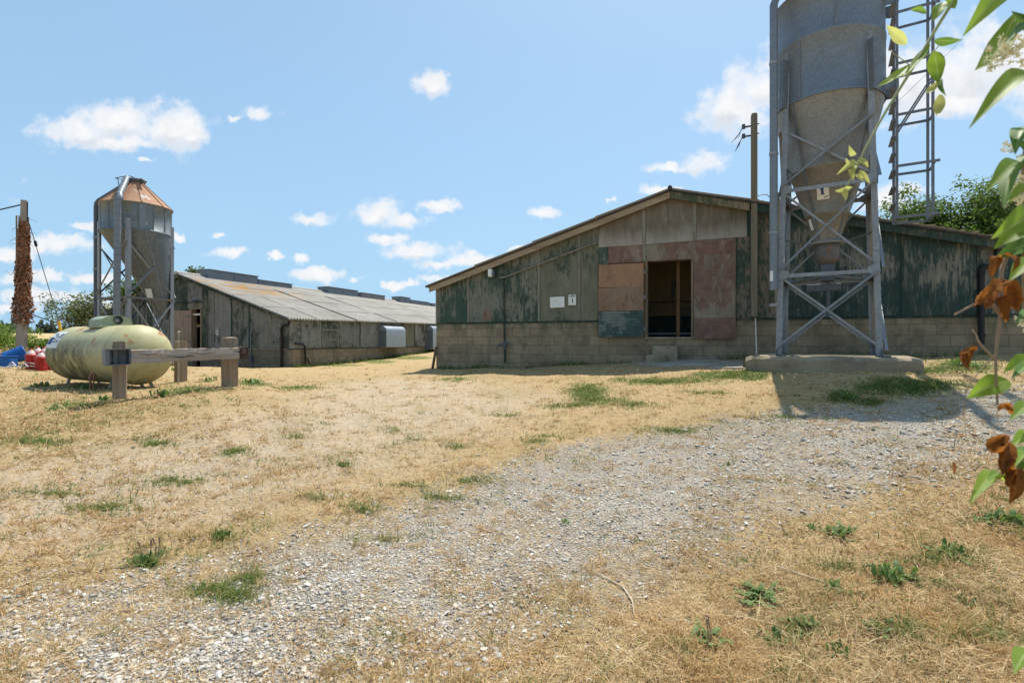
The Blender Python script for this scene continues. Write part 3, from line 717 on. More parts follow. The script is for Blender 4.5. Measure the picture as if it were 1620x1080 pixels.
# ------------------------------------------------------------------ writing
def text_mesh(name, body, size, mat, parent, loc, rot, bold=0.0, stretch=1.0):
    cu = bpy.data.curves.new(name, 'FONT'); cu.body = body; cu.size = size; cu.align_x = 'CENTER'; cu.align_y = 'CENTER'
    cu.extrude = .0012; cu.offset = bold; cu.resolution_u = 4
    tmp = bpy.data.objects.new(name+'_tmp', cu); COL.objects.link(tmp)
    bpy.context.view_layer.update()
    dg = bpy.context.evaluated_depsgraph_get()
    me = bpy.data.meshes.new_from_object(tmp.evaluated_get(dg)); bpy.data.objects.remove(tmp); bpy.data.curves.remove(cu)
    me.materials.clear(); me.materials.append(mat); me.name = name
    o = bpy.data.objects.new(name, me); COL.objects.link(o); o.parent = parent; o.location = loc; o.rotation_euler = rot; o.scale = (stretch, 1, 1)
    return o

def roof_slope(name, mat, parent, x0, z0, x1, z1, y0, y1, pitch=.146, amp=.024, rows=4, zfun=None, thick=.012, res=6):
    """Corrugated slope from eave (x0, z0) up to ridge (x1, z1) running y0..y1; sheets overlap in rows."""
    n = int((y1-y0)/pitch*res); ys = np.linspace(y0, y1, n+1); wave = amp*np.sin(2*np.pi*ys/pitch)
    V = []; Q = []
    for r in range(rows):
        ta = r/rows-(.02 if r else 0); tb = (r+1)/rows
        for face in (0, 1):
            for j, t in enumerate((ta, (ta+tb)/2, tb)):
                ez = np.array([zfun(y) for y in ys]) if zfun else np.full(n+1, z0)
                z = ez+(z1-ez)*t+wave+(.014 if (r % 1 == 0 and j == 0 and r) else 0)+(.010*(1-j/2) if r else 0)-face*thick
                z = z+.012*np.sin(ys*.9+r)*math.sin(t*3.1)
                x = np.full(n+1, x0+(x1-x0)*t)
                b = len(V)*(n+1); V.append(np.c_[x, ys, z])
                if j:
                    k = np.arange(n); q = np.stack([b-(n+1)+k, b-(n+1)+k+1, b+k+1, b+k], -1); Q.append(q)
    return np_mesh(name, np.concatenate(V), np.concatenate(Q), mat, True, parent)

def prism_poly(parent, name, fr, pts, v, th, mat, axis='v', bevel=.004):
    """A sheet whose corners sit under the given photo pixels, on the plane v (or u) of the frame."""
    if axis == 'v':
        q = [fr.hit_v(px, py, v) for px, py in pts]; poly = [(a, z) for a, _, z in q]
    else:
        q = [fr.hit_u(px, py, v) for px, py in pts]; poly = [(b, z) for _, b, z in q]
    mb = MB(); mb.slab(poly, axis, v, v+th)
    return mb.build(name, mat, parent, bevel)

# =================================================================== barn with the tall gable
B1 = Frame(-2.09, 13.96, -R(20.1))
b1 = empty('barn', (B1.o[0], B1.o[1], 0), B1.a, 'farm building with a tall gable of flaking green boards over blocks and an open doorway', 'barn')
W1 = 12.7; L1 = 46.0
ZB = EYE+.52                                            # top of the block work
dL = B1.hit_v(1021, 500)[0]; dR = B1.hit_v(1097, 500)[0]
zs = B1.hit_v(1060, 533)[2]; zt = B1.hit_v(1060, 411)[2]
mb = MB(); T = .22
mb.box(0, dL, 0, T, -.6, ZB); mb.box(dR, W1, 0, T, -.6, ZB); mb.box(dL, dR, 0, T, -.6, zs)
bw = mb.build('block_wall', M['block'], b1)
mb = MB(); mb.box(0, .2, T, L1, -.6, ZB+1.0); mb.box(W1-.2, W1, T, L1, -.6, ZB+1.3); mb.box(.2, W1-.2, L1-.2, L1, -.6, ZB+1.0)
mb.build('side_wall', M['block_side'], b1)
RA = (-.12, B1.hit_v(688, 451, -.2)[2]); RP = (B1.hit_v(1060, 300, -.2)[0], B1.hit_v(1060, 300, -.2)[2])
zr = B1.hit_v(1565, 374, -.2); RB = (W1+.25, RP[1]+(zr[2]-RP[1])*(W1+.25-RP[0])/(zr[0]-RP[0]))
def roof_z(u):
    if u < RP[0]: return RA[1]+(RP[1]-RA[1])*(u-RA[0])/(RP[0]-RA[0])
    return RP[1]+(RB[1]-RP[1])*(u-RP[0])/(RB[0]-RP[0])
r1 = roof_slope('roof', M['roof'], b1, RA[0]-.1, RA[1]-.03, RP[0], RP[1]+.02, -.24, L1+.2)
r2 = roof_slope('roof', M['roof'], b1, RB[0]+.1, RB[1]-.03, RP[0], RP[1]+.02, -.24, L1+.2)
mb = MB(); mb.tube([(RP[0], -.26, RP[1]+.035), (RP[0], L1+.2, RP[1]+.035)], .05, 10); mb.build('ridge_cap', M['dark_edge'], b1)
# bargeboards and the dark sheet edge over them
def rake(u0, u1, v0, v1, dz0, dz1, name, mat, bev=.006):
    mb = MB(); mb.slab([(u0, roof_z(u0)+dz0), (u1, roof_z(u1)+dz0), (u1, roof_z(u1)+dz1), (u0, roof_z(u0)+dz1)], 'v', v0, v1)
    return mb.build(name, mat, b1, bev)
uj = B1.hit_v(1186, 330, -.2)[0]; um = B1.hit_v(880, 380, -.2)[0]
rake(RA[0], um-.004, -.20, -.165, -.19, -.035, 'bargeboard', M['fascia'])
rake(um, RP[0]-.004, -.195, -.16, -.19, -.035, 'bargeboard', M['fascia'])
rake(RP[0], uj, -.20, -.165, -.20, -.035, 'bargeboard', M['fascia_green'])
rake(uj+.05, W1+.2, -.195, -.16, -.20, -.035, 'bargeboard', M['batten_dark'])
rake(RA[0]-.08, RP[0]-.01, -.235, -.155, -.033, .0, 'sheet_edge', M['dark_edge'], 0)
rake(RP[0]+.01, W1+.3, -.235, -.155, -.033, .0, 'sheet_edge', M['dark_edge'], 0)
# broken fibre cement bits along the far rake
for i in range(26):
    u = RP[0]+1.2+i*.2+random.uniform(-.05,.05); w = random.uniform(.05,.16); z = roof_z(u)+random.uniform(.0,.02)
    mb = MB(); mb.box(u, u+w, -.25, -.12, z, z+random.uniform(.012,.03)); mb.build('roof_fragment', M['fascia'], b1, .008)

def line_top(px):        # underside of the bargeboards as seen
    return 451.5+(px-689)*(305.5-451.5)/(1060-689) if px <= 1060 else 305.5+(px-1060)*(379-305.5)/(1565-1060)
def line_bot(px):
    return 510.5+(px-690)*(497.3-510.5)/(1520-690)
def panel(x0, x1, top, bot, mat, v=-.03, th=.03, name='wall_board'):
    if callable(top): t0, t1 = top(x0)-4, top(x1)-4
    else: t0, t1 = top
    if callable(bot): c0, c1 = bot(x0), bot(x1)
    else: c0, c1 = bot
    pts = [(x0, c0), (x1, c1), (x1, t1), (x0, t0)]
    if callable(top) and x0 < 1060 < x1: pts = [(x0, c0), (x1, c1), (x1, t1), (1060, top(1060)-4), (x0, t0)]
    return prism_poly(b1, name, B1, pts, v, th, mat)
panel(689.2, 740.3, line_top, line_bot, M['board_a']); panel(741, 797, line_top, line_bot, M['board_b'])
panel(797.6, 852, line_top, line_bot, M['board_c']); panel(852.6, 915.5, line_top, line_bot, M['board_d'])
panel(916, 946, line_top, line_bot, M['board_d']); panel(946.4, 962, (391, 390), (line_bot(946), line_bot(962)), M['board_b'])
panel(946.4, 1021, line_top, (391.5, 386.8), M['cement_a'], -.045, .042)
panel(1021.4, 1097, line_top, (386.6, 381), M['cement_b'], -.045, .042)
panel(1097.5, 1182, line_top, (380.8, 374.5), M['cement_a'], -.045, .042)
panel(962.3, 1020.5, (391, 387.3), (416.8, 414), M['red_a'], -.035, .03)
panel(1021, 1097, (387.2, 381.6), (413.5, 409.6), M['red_b'], -.035, .03)
panel(1182.3, 1188, (330, 330), (375, 375), M['batten_dark'])
panel(1097.3, 1162, (381.3, 376.2), (504, 503.6), M['red_b'], -.03, .03)
panel(1163, 1196, (375.5, 374), (503.6, 503), M['board_g']); panel(1188.5, 1196, (326, 327.5), (373.6, 373.3), M['board_f'])
panel(1196.4, 1240, line_top, line_bot, M['board_g']); panel(1240.5, 1325, line_top, line_bot, M['board_e'])
panel(1325.5, 1428, line_top, line_bot, M['board_f']); panel(1428.5, 1548, line_top, line_bot, M['board_e'])
panel(1548.5, 1616, line_top, line_bot, M['board_f'])
# cover strips over the joints
def strip(px, y0, y1, mat, w=.045, v=-.052, name='cover_strip'):
    a = B1.hit_v(px, y0, v); b = B1.hit_v(px, y1, v)
    mb = MB(); mb.box(a[0]-w/2, a[0]+w/2, v, v+.021, b[2], a[2]); return mb.build(name, mat, b1, .004)
for px, m in ((740.6, 'batten'), (852.3, 'batten'), (915.8, 'batten'), (1325.2, 'batten_dark'), (1428.2, 'batten_dark'), (1548.2, 'batten_dark')):
    strip(px, line_top(px)+2, line_bot(px), M[m])
for px in (1018.5, 1099): strip(px, line_top(px)+3, 384 if px < 1050 else 379, M['batten'], .075, -.066)
strip(1018.8, 387.5, 414, M['batten'], .08, -.056); strip(1097.6, 381.6, 410, M['batten'], .06, -.056)
# drip strip where boards meet blocks
for ua, ub in ((0, B1.hit_v(946, 507)[0]), (B1.hit_v(1163, 503)[0], W1)):
    mb = MB(); mb.box(ua, ub, -.012, -.002, ZB-.05, ZB+.004); mb.build('drip_strip', M['batten_dark'], b1)
# small patches on the boards
prism_poly(b1, 'repair_patch', B1, [(764.5, 507), (777, 506.8), (777, 491), (764.5, 491)], -.036, .006, M['red_a'])
# door leaf swung flat against the boards: three sheets on a frame
dl = prism_poly(b1, 'door', B1, [(946.5, 533.8), (1019.5, 532.5), (1019.5, 415.5), (946.5, 418.5)], -.105, .03, M['timber'], bevel=.004)
tag(dl, 'patched orange and teal door leaf swung back')
for pts, m in (([(947, 454.5), (1018, 454), (1018, 416.2), (947, 419.2)], 'ply_a'), ([(946.4, 492), (1018, 491), (1018, 453), (946.4, 456)], 'ply_b'), ([(947, 533.6), (1018, 532.4), (1018, 491.6), (947, 492.6)], 'teal')):
    prism_poly(dl, 'door_sheet', B1, pts, -.122 if m != 'ply_b' else -.128, .014, M[m])
# ridged wrinkles in the teal sheet
mb = MB()
for k in range(7):
    a = B1.hit_v(949, 497+k*5.2, -.13); b = B1.hit_v(1016, 496+k*5.2, -.13)
    mb.tube([(a[0]+(b[0]-a[0])*t, -.122-.0015*math.sin(t*17+k), a[2]+(b[2]-a[2])*t+.008*math.sin(t*9+k*2)) for t in np.linspace(0,1,14)], .007, 6)
mb.build('sheet_rib', M['teal'], dl)
# torn splinters low on the middle sheet
for k in range(9):
    mb = MB(); px = random.uniform(990, 1017); py = random.uniform(470, 489); a = B1.hit_v(px, py, -.131)
    mb.bar((a[0], -.131, a[2]), (a[0]+random.uniform(-.03,.05), -.14, a[2]+random.uniform(.05,.14)), .012, .004); mb.build('splinter', M['ply_b'], dl)
for py in (430, 470, 520):
    mb = MB(); a = B1.hit_v(1020.3, py, -.11); mb.box(a[0]-.03, a[0]+.02, -.135, -.09, a[2]-.05, a[2]+.05); mb.build('hinge', M['steel_rust'], dl, .004)
# second leaf stands shut
dr = prism_poly(b1, 'door', B1, [(1098.2, 535.8), (1164, 536.2), (1164, 376.5), (1098.2, 381.3)], -.075, .03, M['red_b'])
tag(dr, 'faded red and grey door leaf left shut')
for y0, y1, m in ((382, 402, 'red_a'), (438, 503, 'red_a'), (503.5, 535.5, 'red_a')):
    prism_poly(dr, 'door_sheet', B1, [(1099, y1), (1163.2, y1), (1163.2, y0-2.5), (1099, y0)], -.081, .005, M[m] if y0 != 438 else M['red_b'])
a = B1.hit_v(1102, 482, -.09); mb = MB(); mb.box(a[0]-.03, a[0]+.04, -.098, -.08, a[2]-.02, a[2]+.02); mb.tube([(a[0], -.1, a[2]), (a[0]+.02, -.13, a[2]-.02), (a[0], -.1, a[2]-.05)], .006, 6)
mb.build('latch', M['steel_rust'], dr, .002)
# frame round the opening
mb = MB(); mb.box(dL-.002, dL+.05, -.028, T, zs, zt+.02); mb.box(dR-.05, dR+.002, -.028, T, zs, zt+.05); mb.box(dL+.05, dR-.05, -.02, T, zt-.01, zt+.06)
mb.build('door_frame', M['frame_wood'], b1, .004)
mb = MB(); mb.box(dL-.02, dR+.02, -.04, T, zs-.05, zs); mb.build('sill', M['concrete'], b1, .012)
# inside
mb = MB(); mb.box(.2, W1-.2, T, 5.0, zs-.12, zs-.02); mb.build('floor', M['concrete'], b1)
mb = MB(); mb.box(dL-1.6, dR+2.4, 2.6, 2.66, zs, zt+1.2); mb.build('partition', M['dark_ply'], b1)
mb = MB(); mb.box(dL-1.6, dR+2.4, 2.54, 2.595, zs, zs+.62); mb.box(dL-1.6, dR+2.4, 2.55, 2.595, zs+1.0, zs+1.03); mb.build('partition_skirt', M['batten_dark'], b1)
pc = B1.hit_v(1073, 500, .55); mb = MB(); mb.box(pc[0]-.04, pc[0]+.04, .5, .6, zs-.02, zt+.35); mb.build('inner_post', M['timber'], b1, .005)
mb = MB(); mb.box(dL-.3, dR+.3, 2.0, 2.1, zs+.08, zs+.14); mb.build('inner_rail', M['galv_leg'], b1, .005)
mb = MB(); q = (dL+.62, 2.52, zs+.62)
for a, b in (((0,0),(.34,.24)), ((0,.24),(.34,0)), ((0,0),(.34,0)), ((0,.24),(.34,.24)), ((0,0),(0,.24)), ((.34,0),(.34,.24)), ((.17,0),(.17,.24))):
    mb.tube([(q[0]+a[0], q[1], q[2]+a[1]), (q[0]+b[0], q[1], q[2]+b[1])], .012, 6)
mb.build('wall_vent_grille', M['galv_leg'], b1)
mb = MB(); mb.tube([(pc[0]-.05, .8, zt-.35), (pc[0]-.11, .85, zt-.5), (pc[0]-.16, .85, zt-.85)], [.03, .05, .025], 8); mb.build('hanging_sack', M['ink'], b1)
# inner gable lining stops light leaking over the boards
mb = MB()
mb.slab([(0, ZB), (dL-.01, ZB), (dL-.01, zt+.08), (dR+.01, zt+.08), (dR+.01, ZB), (W1, ZB), (W1, roof_z(W1)-.08), (RP[0], RP[1]-.08), (0, roof_z(0)-.08)], 'v', .004, .03)
mb.build('gable_lining', M['dark_ply'], b1)
# pipes on the wall
def wpt(px, py, v): return Vector(B1.hit_v(px, py, v))
mb = MB(); mb.tube([wpt(790, 439.5, -.09), wpt(800, 438, -.09), wpt(944, 383.5, -.09)], .022, 8); mb.build('conduit', M['batten'], b1)
mb = MB(); mb.tube([wpt(796, 440, -.075), wpt(797.5, 505, -.075), wpt(798.5, 545, -.075), wpt(799, 574, -.06)], .024, 8); mb.build('water_pipe', M['batten_dark'], b1)
mb = MB(); c = wpt(798.5, 545, -.09); mb.tube([c+Vector((-.14,-.02,.0)), c+Vector((.11,-.02,0))], .028, 8)
mb.tube([c+Vector((-.12,-.02,0)), c+Vector((-.16,-.06,-.01)), c+Vector((-.17,-.07,-.08))], .018, 8); mb.tube([c+Vector((.1,-.05,.05)), c+Vector((.1,-.05,-.03))], .03, 8); mb.tube([c+Vector((0,-.02,.1)), c+Vector((0,-.02,-.12))], .034, 8)
mb.build('tap', M['steel_dark'], b1)
mb = MB(); mb.tube([wpt(1552.5, 424, -.10), wpt(1552.5, 545, -.10)], .05, 12); mb.tube([wpt(1552.5, 424, -.10), wpt(1556, 421, -.10), wpt(1575, 420, -.10), wpt(1580, 385, -.14)], .045, 12)
for py in (432, 480, 530): c = wpt(1552.5, py, -.10); mb.tube([c+Vector((0,0,-.035)), c+Vector((0,0,.035))], .062, 12)
mb.build('downpipe', M['black'], b1)
mb = MB(); mb.tube([wpt(1195, 503, -.12), wpt(1196, 530, -.05), wpt(1197, 560, -.05)], .014, 6); mb.build('earth_rod', M['cream_plate'], b1)
# floodlight under the eaves
c = wpt(776.5, 432, -.16); mb = MB(); mb.box(c.x-.055, c.x+.055, -.24, -.10, c.z-.10, c.z+.10); fl = mb.build('floodlight', M['white'], b1, .015)
mb = MB(); mb.box(c.x+.058, c.x+.12, -.21, -.03, c.z-.09, c.z+.04); mb.build('bracket', M['steel_dark'], fl, .01)

def wall_point(px, py, v):
    q = B1.hit_v(px, py, v); w = B1.world(q[0], v); return Vector((w[0], w[1], q[2]))
def plate(name, px0, px1, py0, py1, v, label, cat, mat):
    c = wall_point((px0+px1)/2, (py0+py1)/2, v); e = empty(name, c, B1.a, label, cat)
    w = (B1.hit_v(px1, py0, v)[0]-B1.hit_v(px0, py0, v)[0])/2; h = (B1.hit_v(px0, py0, v)[2]-B1.hit_v(px0, py1, v)[2])/2
    mb = MB(); mb.box(-w, w, -.006, .006, -h, h); mb.build('plate', mat, e, .003); return e, w, h
e, w, h = plate('notice_board', 870.2, 893, 469.5, 486.5, -.062, 'blank white rectangular notice on the olive boards beside the number plate', 'sign', M['white'])
e.rotation_euler = (0, R(-1.5), B1.a)
mb = MB()
for k, (a, b) in enumerate(((-.8,.55),(-.8,.2),(-.6,.7),(-.7,.4),(-.75,.1))):
    mb.box(a*w, b*w, -.0085, -.0065, h*(.55-.3*k)-.003, h*(.55-.3*k)+.003)
mb.build('faded_print', plain('very_faded_print', (.58,.58,.6), .6), e)
e, w, h = plate('number_sign', 899.2, 911.4, 465.8, 482.6, -.062, 'white plate with a black figure 1 between the notice and the door', 'sign', M['white'])
text_mesh('numeral', '1', .135, M['ink'], e, (.005, -.0075, -.028), (R(90),0,0), .004)
mb = MB()
for x0, x1, z0, z1 in ((-.9,-.25,.80,.86),(-.9,-.25,.62,.68),(-.2,-.05,.56,.92),(.05,.38,.66,.90),(.42,.9,.84,.9),(.42,.9,.66,.72),(-.9,.9,.50,.53)):
    mb.box(x0*w, x1*w, -.0085, -.0065, z0*h, z1*h)
mb.build('symbol', M['ink'], e)
# mounting blocks before the door
e = on_ground(1050, 571); st = empty('door_step', (0,0,0), B1.a, 'rough concrete block step below the open doorway', 'step')
q0 = B1.hit_v(1028, 560, -.30); q1 = B1.hit_v(1072, 560, -.30); wq = B1.world(q0[0], 0); st.location = (wq[0], wq[1], 0)
wd = q1[0]-q0[0]; zg = g1(*B1.world(q0[0]+.3, -.4))
mb = MB(); mb.box(.06, wd, -.36, -.01, zg-.15, B1.hit_v(1050, 547, -.3)[2]); mb.build('upper_block', M['concrete'], st, .02)
mb = MB(); mb.box(-.06, wd*.62, -.62, -.365, zg-.15, zg+.19); mb.build('lower_block', M['concrete'], st, .03)
# broken apron of concrete
def apron(name, pts, label):
    w = wpoly(pts); n = len(w); zz = gz(w[:,0], w[:,1])
    mb = MB(); vs = [(w[i,0], w[i,1], zz[i]+.035) for i in range(n)]+[(w[i,0], w[i,1], zz[i]-.1) for i in range(n)]
    mb.add(vs, [tuple(range(n))]+[(i, i+n, (i+1) % n+n, (i+1) % n) for i in range(n)]); o = mb.build(name, M['slab'], None, .015)
    return tag(o, label, 'slab')
M['slab'] = m_block('cracked_concrete', 'x', (.40,.36,.30), (.37,.33,.27), (.3,.26,.2), moss=.35, bw=9, bh=9)
apron('concrete_apron', [(985,570.5),(1010,578),(1060,581),(1095,579.5),(1140,583.5),(1176,584),(1176,573),(1140,569.5),(1108,567.5),(1060,569.5),(1010,567.5)], 'broken pale concrete apron on the ground before the doorway')
# plank leaning on the corner
a = wall_point(692, 548, -.06); b = on_ground(684, 584)
mb = MB(); mb.bar((b.x, b.y, b.z-.03), (a.x-.03, a.y, a.z), .03, .14, (.3,1,.2)); tag(mb.build('plank', M['sleeper_v'], None, .006), 'short dark plank leaning on the corner of the block wall', 'plank')

# square post with bracket insulators, standing against the gable
pp = wall_point(1193, 500, -.16); pw = .125
po = empty('electricity_post', (pp.x, pp.y, 0), B1.a, 'square timber post fixed to the gable with two insulator brackets near its top', 'post')
zt_ = EYE+(CY-182)/F*pp.y; zb_ = EYE+(CY-501)/F*pp.y
mb = MB(); mb.box(-pw/2, pw/2, -pw/2, pw/2, zb_, zt_); mb.build('shaft', M['post_wood'], po, .008)
mb = MB(); mb.box(-.05, .05, -.05, .05, zt_, zt_+.03); mb.build('broken_top', M['pole_wood'], po, .01)
for k, py in enumerate((199, 214)):
    z = EYE+(CY-py)/F*pp.y; mb = MB(); mb.bar((-pw/2, 0, z), (-pw/2-.13, -.02, z-.01), .03, .03); mb.tube([(pw/2, 0, z+.03), (pw/2+.04, 0, z+.03)], .016, 8)
    br = mb.build('bracket', M['steel_dark'], po)
    mb = MB(); mb.lathe([(.0, -.05), (.04, -.045), (.032, -.02), (.045, 0), (.03, .02), (.038, .045), (.0, .06)], 12, (-pw/2-.15, -.02)); io = mb.build('insulator', M['steel_dark'], br); io.location.z = z
    mb = MB(); x = -pw/2-.16
    for j in range(3):
        mb.tube([(x, -.02, z), (x-.05-.02*j, -.04, z-.1-.03*j), (x-.09-.07*j*(.5 if k else 1), -.03, z-.22-.05*j)], .006, 5)
    mb.build('loose_wire', M['black'], br)
z = EYE+(CY-311)/F*pp.y; mb = MB(); mb.tube([(pw/2, 0, z), (.16, -.01, z+.02), (.25, -.02, z+.015), (.30, -.02, z-.05)], .009, 6); mb.build('hook', M['steel_dark'], po)

# =================================================================== barn beyond, with the long roof
c2 = np.array([-10.15, 23.0]); a2 = -R(21.0); HW = 7.05
_f = Frame(0, 0, a2); o2 = c2-2*HW*_f.u
B2 = Frame(o2[0], o2[1], a2); W2 = 2*HW; L2 = 58.0
b2 = empty('barn', (B2.o[0], B2.o[1], 0), B2.a, 'long grey boarded farm building with a corrugated roof and box vents along its ridge', 'barn')
ZB2 = EYE-.32
def eave2(v): return B2.hit_u(457, 503.5, W2+.2)[2]+.22*min(max(v, 0)/13.4, 1.4)
ridge2 = B2.hit_v(286, 432.5, -.15)[2]; e0 = eave2(0)
def roof2(u): return e0+(ridge2-e0)*(1-abs(u-HW)/(HW+.2))
d2L = B2.hit_v(303, 520)[0]; d2R = B2.hit_v(320, 520)[0]; z2t = B2.hit_v(310, 489)[2]
mb = MB(); mb.box(0, d2L, 0, .22, -1.0, ZB2); mb.box(d2R, W2, 0, .22, -1.0, ZB2); mb.build('block_wall', M['block_grey'], b2)
mb = MB(); mb.box(W2-.22, W2, .22, L2, -1.0, ZB2); mb.box(0, .22, .22, L2, -1.0, ZB2+1.3); mb.box(.22, W2-.22, L2-.22, L2, -1.0, ZB2+1.3); mb.build('side_wall', M['block_side'], b2)
roof_slope('roof', M['roof'], b2, W2+.28, e0-.02, HW, ridge2+.03, -.22, L2, rows=4, zfun=lambda v: eave2(v)-.02, amp=.042, res=6, pitch=.178)
roof_slope('roof', M['roof'], b2, -.28, e0-.02, HW, ridge2+.03, -.22, L2, rows=4)
for pe, w_, tt in ((563, .05, .8), (627, .04, .75), (500, .03, .5)):
    v_ = B2.hit_u(pe, 505, W2+.2)[1]; q0 = Vector((W2+.26, v_, eave2(v_)+.035)); q1 = Vector((HW, v_, ridge2+.085)); mb = MB(); mb.bar(q0, q0.lerp(q1, tt), w_, .03); mb.build('roof_seam', M['dark_edge'], b2)
mb = MB(); mb.tube([(HW, -.25, ridge2+.03), (HW, L2, ridge2+.03)], .10, 8); mb.build('ridge_cap', M['roof'], b2)
def panel2(x0, x1, mat, v=-.03, top=None, bot=None, name='wall_board'):
    (u0, _, _), (u1, _, _) = B2.hit_v(x0, 500, v), B2.hit_v(x1, 500, v)
    zb = ZB2 if bot is None else bot
    t = lambda u: roof2(u)-.05 if top is None else top
    pl = [(u0, zb), (u1, zb), (u1, t(u1))]+([(HW, t(HW))] if u0 < HW < u1 and top is None else [])+[(u0, t(u0))]
    mb = MB(); mb.slab(pl, 'v', v, v+.028); return mb.build(name, mat, b2, .004)
zh = B2.hit_v(280, 492, -.03)[2]
px = [150, 172, 196, 218, 240, 268]
for i in range(len(px)-1): panel2(px[i]+.2, px[i+1], M[('grey_b','grey_a','grey_b','grey_d','grey_a')[i]])
panel2(268.2, 297, M['grey_d'], bot=zh+.02); panel2(297.2, 319.6, M['grey_a'], bot=z2t+.02); panel2(268.2, 303, M['grey_a'], top=zh+.01, v=-.025)
px = [319.8, 328.5, 338, 366, 394, 427, 456.6]
for i, m in enumerate(('grey_d', 'grey_a', 'grey_c', 'grey_b', 'grey_a', 'grey_a')): panel2(px[i]+.2, px[i+1], M[m], v=-.03 if i else -.06)
panel2(297.2, 319.6, M['grey_c'], top=z2t+.62, bot=z2t+.06, v=-.05, name='door_header')
for p, m in ((338, 'batten'), (366, 'batten_dark'), (394, 'batten_dark'), (427, 'batten'), (240, 'batten_dark'), (218, 'batten')):
    u = B2.hit_v(p, 500, -.05)[0]; mb = MB(); mb.box(u-.035, u+.035, -.055, -.031, ZB2, roof2(u)-.06); mb.build('cover_strip', M[m], b2, .004)
mb = MB(); mb.box(d2R+.5, W2+.03, -.055, -.031, ZB2-.06, ZB2-.01); mb.build('drip_strip', M['batten'], b2); mb = MB(); mb.box(d2R+.5, W2, -.03, -.003, ZB2-.30, ZB2-.27); mb.build('drip_strip', M['batten'], b2)
for u0, u1 in ((-.1, HW), (HW, W2+.2)):
    mb = MB(); mb.slab([(u0, roof2(u0)-.18), (u1, roof2(u1)-.18), (u1, roof2(u1)-.02), (u0, roof2(u0)-.02)], 'v', -.16, -.12); mb.build('bargeboard', M['grey_d'] if u0 > 1 else M['grey_b'], b2, .005)
    mb = MB(); mb.slab([(u0, roof2(u0)-.02), (u1, roof2(u1)-.02), (u1, roof2(u1)+.015), (u0, roof2(u0)+.015)], 'v', -.21, -.11); mb.build('sheet_edge', M['dark_edge'], b2)
# door and doorway
dd = prism_poly(b2, 'door', B2, [(269, 553), (302.5, 552), (302.5, 491), (269, 491)], -.10, .035, M['door_pink'])
for py in (500, 540): mb = MB(); a = B2.hit_v(302, py, -.11); mb.box(a[0]-.4, a[0]+.02, -.115, -.102, a[2]-.03, a[2]+.03); mb.build('hinge', M['steel_rust'], dd)
mb = MB(); mb.box(d2L, d2L+.10, -.06, .22, ZB2-.9, z2t+.05); mb.box(d2R-.08, d2R, -.05, .22, ZB2-.9, z2t+.05); mb.box(d2L+.1, d2R-.08, -.05, .22, z2t, z2t+.06); mb.build('door_frame', M['sleeper_v'], b2, .005)
mb = MB(); mb.box(d2L+.1, d2R-.08, .0, .1, z2t-.30, z2t-.22); mb.build('door_bar', M['cream_plate'], b2)
mb = MB(); mb.box(d2L-1.5, d2R+1.5, 3, 3.06, ZB2-.9, z2t+.8); mb.build('partition', M['dark_ply'], b2)
mb = MB(); mb.slab([(0, ZB2), (d2L-.01, ZB2), (d2L-.01, z2t+.08), (d2R+.01, z2t+.08), (d2R+.01, ZB2), (W2, ZB2), (W2, roof2(W2)-.1), (HW, roof2(HW)-.1), (0, roof2(0)-.1)], 'v', .004, .03); mb.build('gable_lining', M['dark_ply'], b2)
# pipes
def w2(px, py, v): return Vector(B2.hit_v(px, py, v))
mb = MB(); mb.tube([w2(458, 508, -.2), w2(456.5, 513, -.2), w2(447.5, 515, -.2), w2(445.5, 518, -.12), w2(445.5, 582, -.12)], .06, 10); mb.build('downpipe', M['black'], b2)
mb = MB(); mb.tube([w2(396, 524, -.08), w2(396.5, 545, -.08), w2(397, 566, -.08), w2(398, 584, -.08)], .028, 8); mb.tube([w2(396, 524, -.08), w2(399, 526, -.08)], .02, 8); wp = mb.build('water_pipe', M['vent_grey'], b2)
mb = MB(); c = w2(397, 566, -.1); mb.tube([c+Vector((-.12,0,0)), c+Vector((.12,0,0))], .05, 8); mb.tube([c+Vector((0,0,.15)), c+Vector((0,0,-.15))], .05, 8); mb.build('valve', M['steel_dark'], wp)
mb = MB(); mb.tube([w2(272, 479, -.1), w2(297, 478.5, -.1), w2(318, 477, -.1)], .03, 6); mb.build('conduit', M['batten_dark'], b2)
c = w2(307, 477.5, -.2); mb = MB(); mb.lathe([(.0, .16), (.07, .15), (.16, .05), (.17, .0), (.0, .0)], 14, (c.x, -.2)); lo_ = mb.build('wall_lamp', M['steel_dark'], b2); lo_.location.z = c.z-.05
# side wall, along the yard
def s2(px, py, u): return Vector(B2.hit_u(px, py, u))
U = W2
def spanel(x0, x1, mat, u=U+.002, th=.028, top=None, bot=None, name='wall_board'):
    v0 = B2.hit_u(x0, 530, u)[1]; v1 = B2.hit_u(x1, 530, u)[1]
    zb = ZB2 if bot is None else bot; t0, t1 = (eave2(v0)-.02, eave2(v1)-.02) if top is None else (top, top)
    mb = MB(); mb.slab([(v0, zb), (v1, zb), (v1, t1), (v0, t0)], 'u', u, u+th); return mb.build(name, mat, b2, .004)
px = [457.2, 508, 535.5, 569.5, 603, 638, 656, 676, 694, 720]
for i, m in enumerate(('grey_c', 'grey_b', 'grey_a', 'grey_c', 'grey_a', 'board_d', 'grey_c', 'grey_a', 'grey_b')): spanel(px[i]+.15, px[i+1], M[m])
vfar = B2.hit_u(720, 530, U)[1]
mb = MB(); mb.box(U+.002, U+.03, vfar+.01, L2, ZB2, eave2(40)-.05); mb.build('wall_board', M['grey_a'], b2)
for p in (569.5, 656, 676):
    v = B2.hit_u(p, 530, U+.03)[1]; mb = MB(); mb.box(U+.031, U+.055, v-.035, v+.035, ZB2, eave2(v)-.05); mb.build('cover_strip', M['batten_dark'], b2, .004)
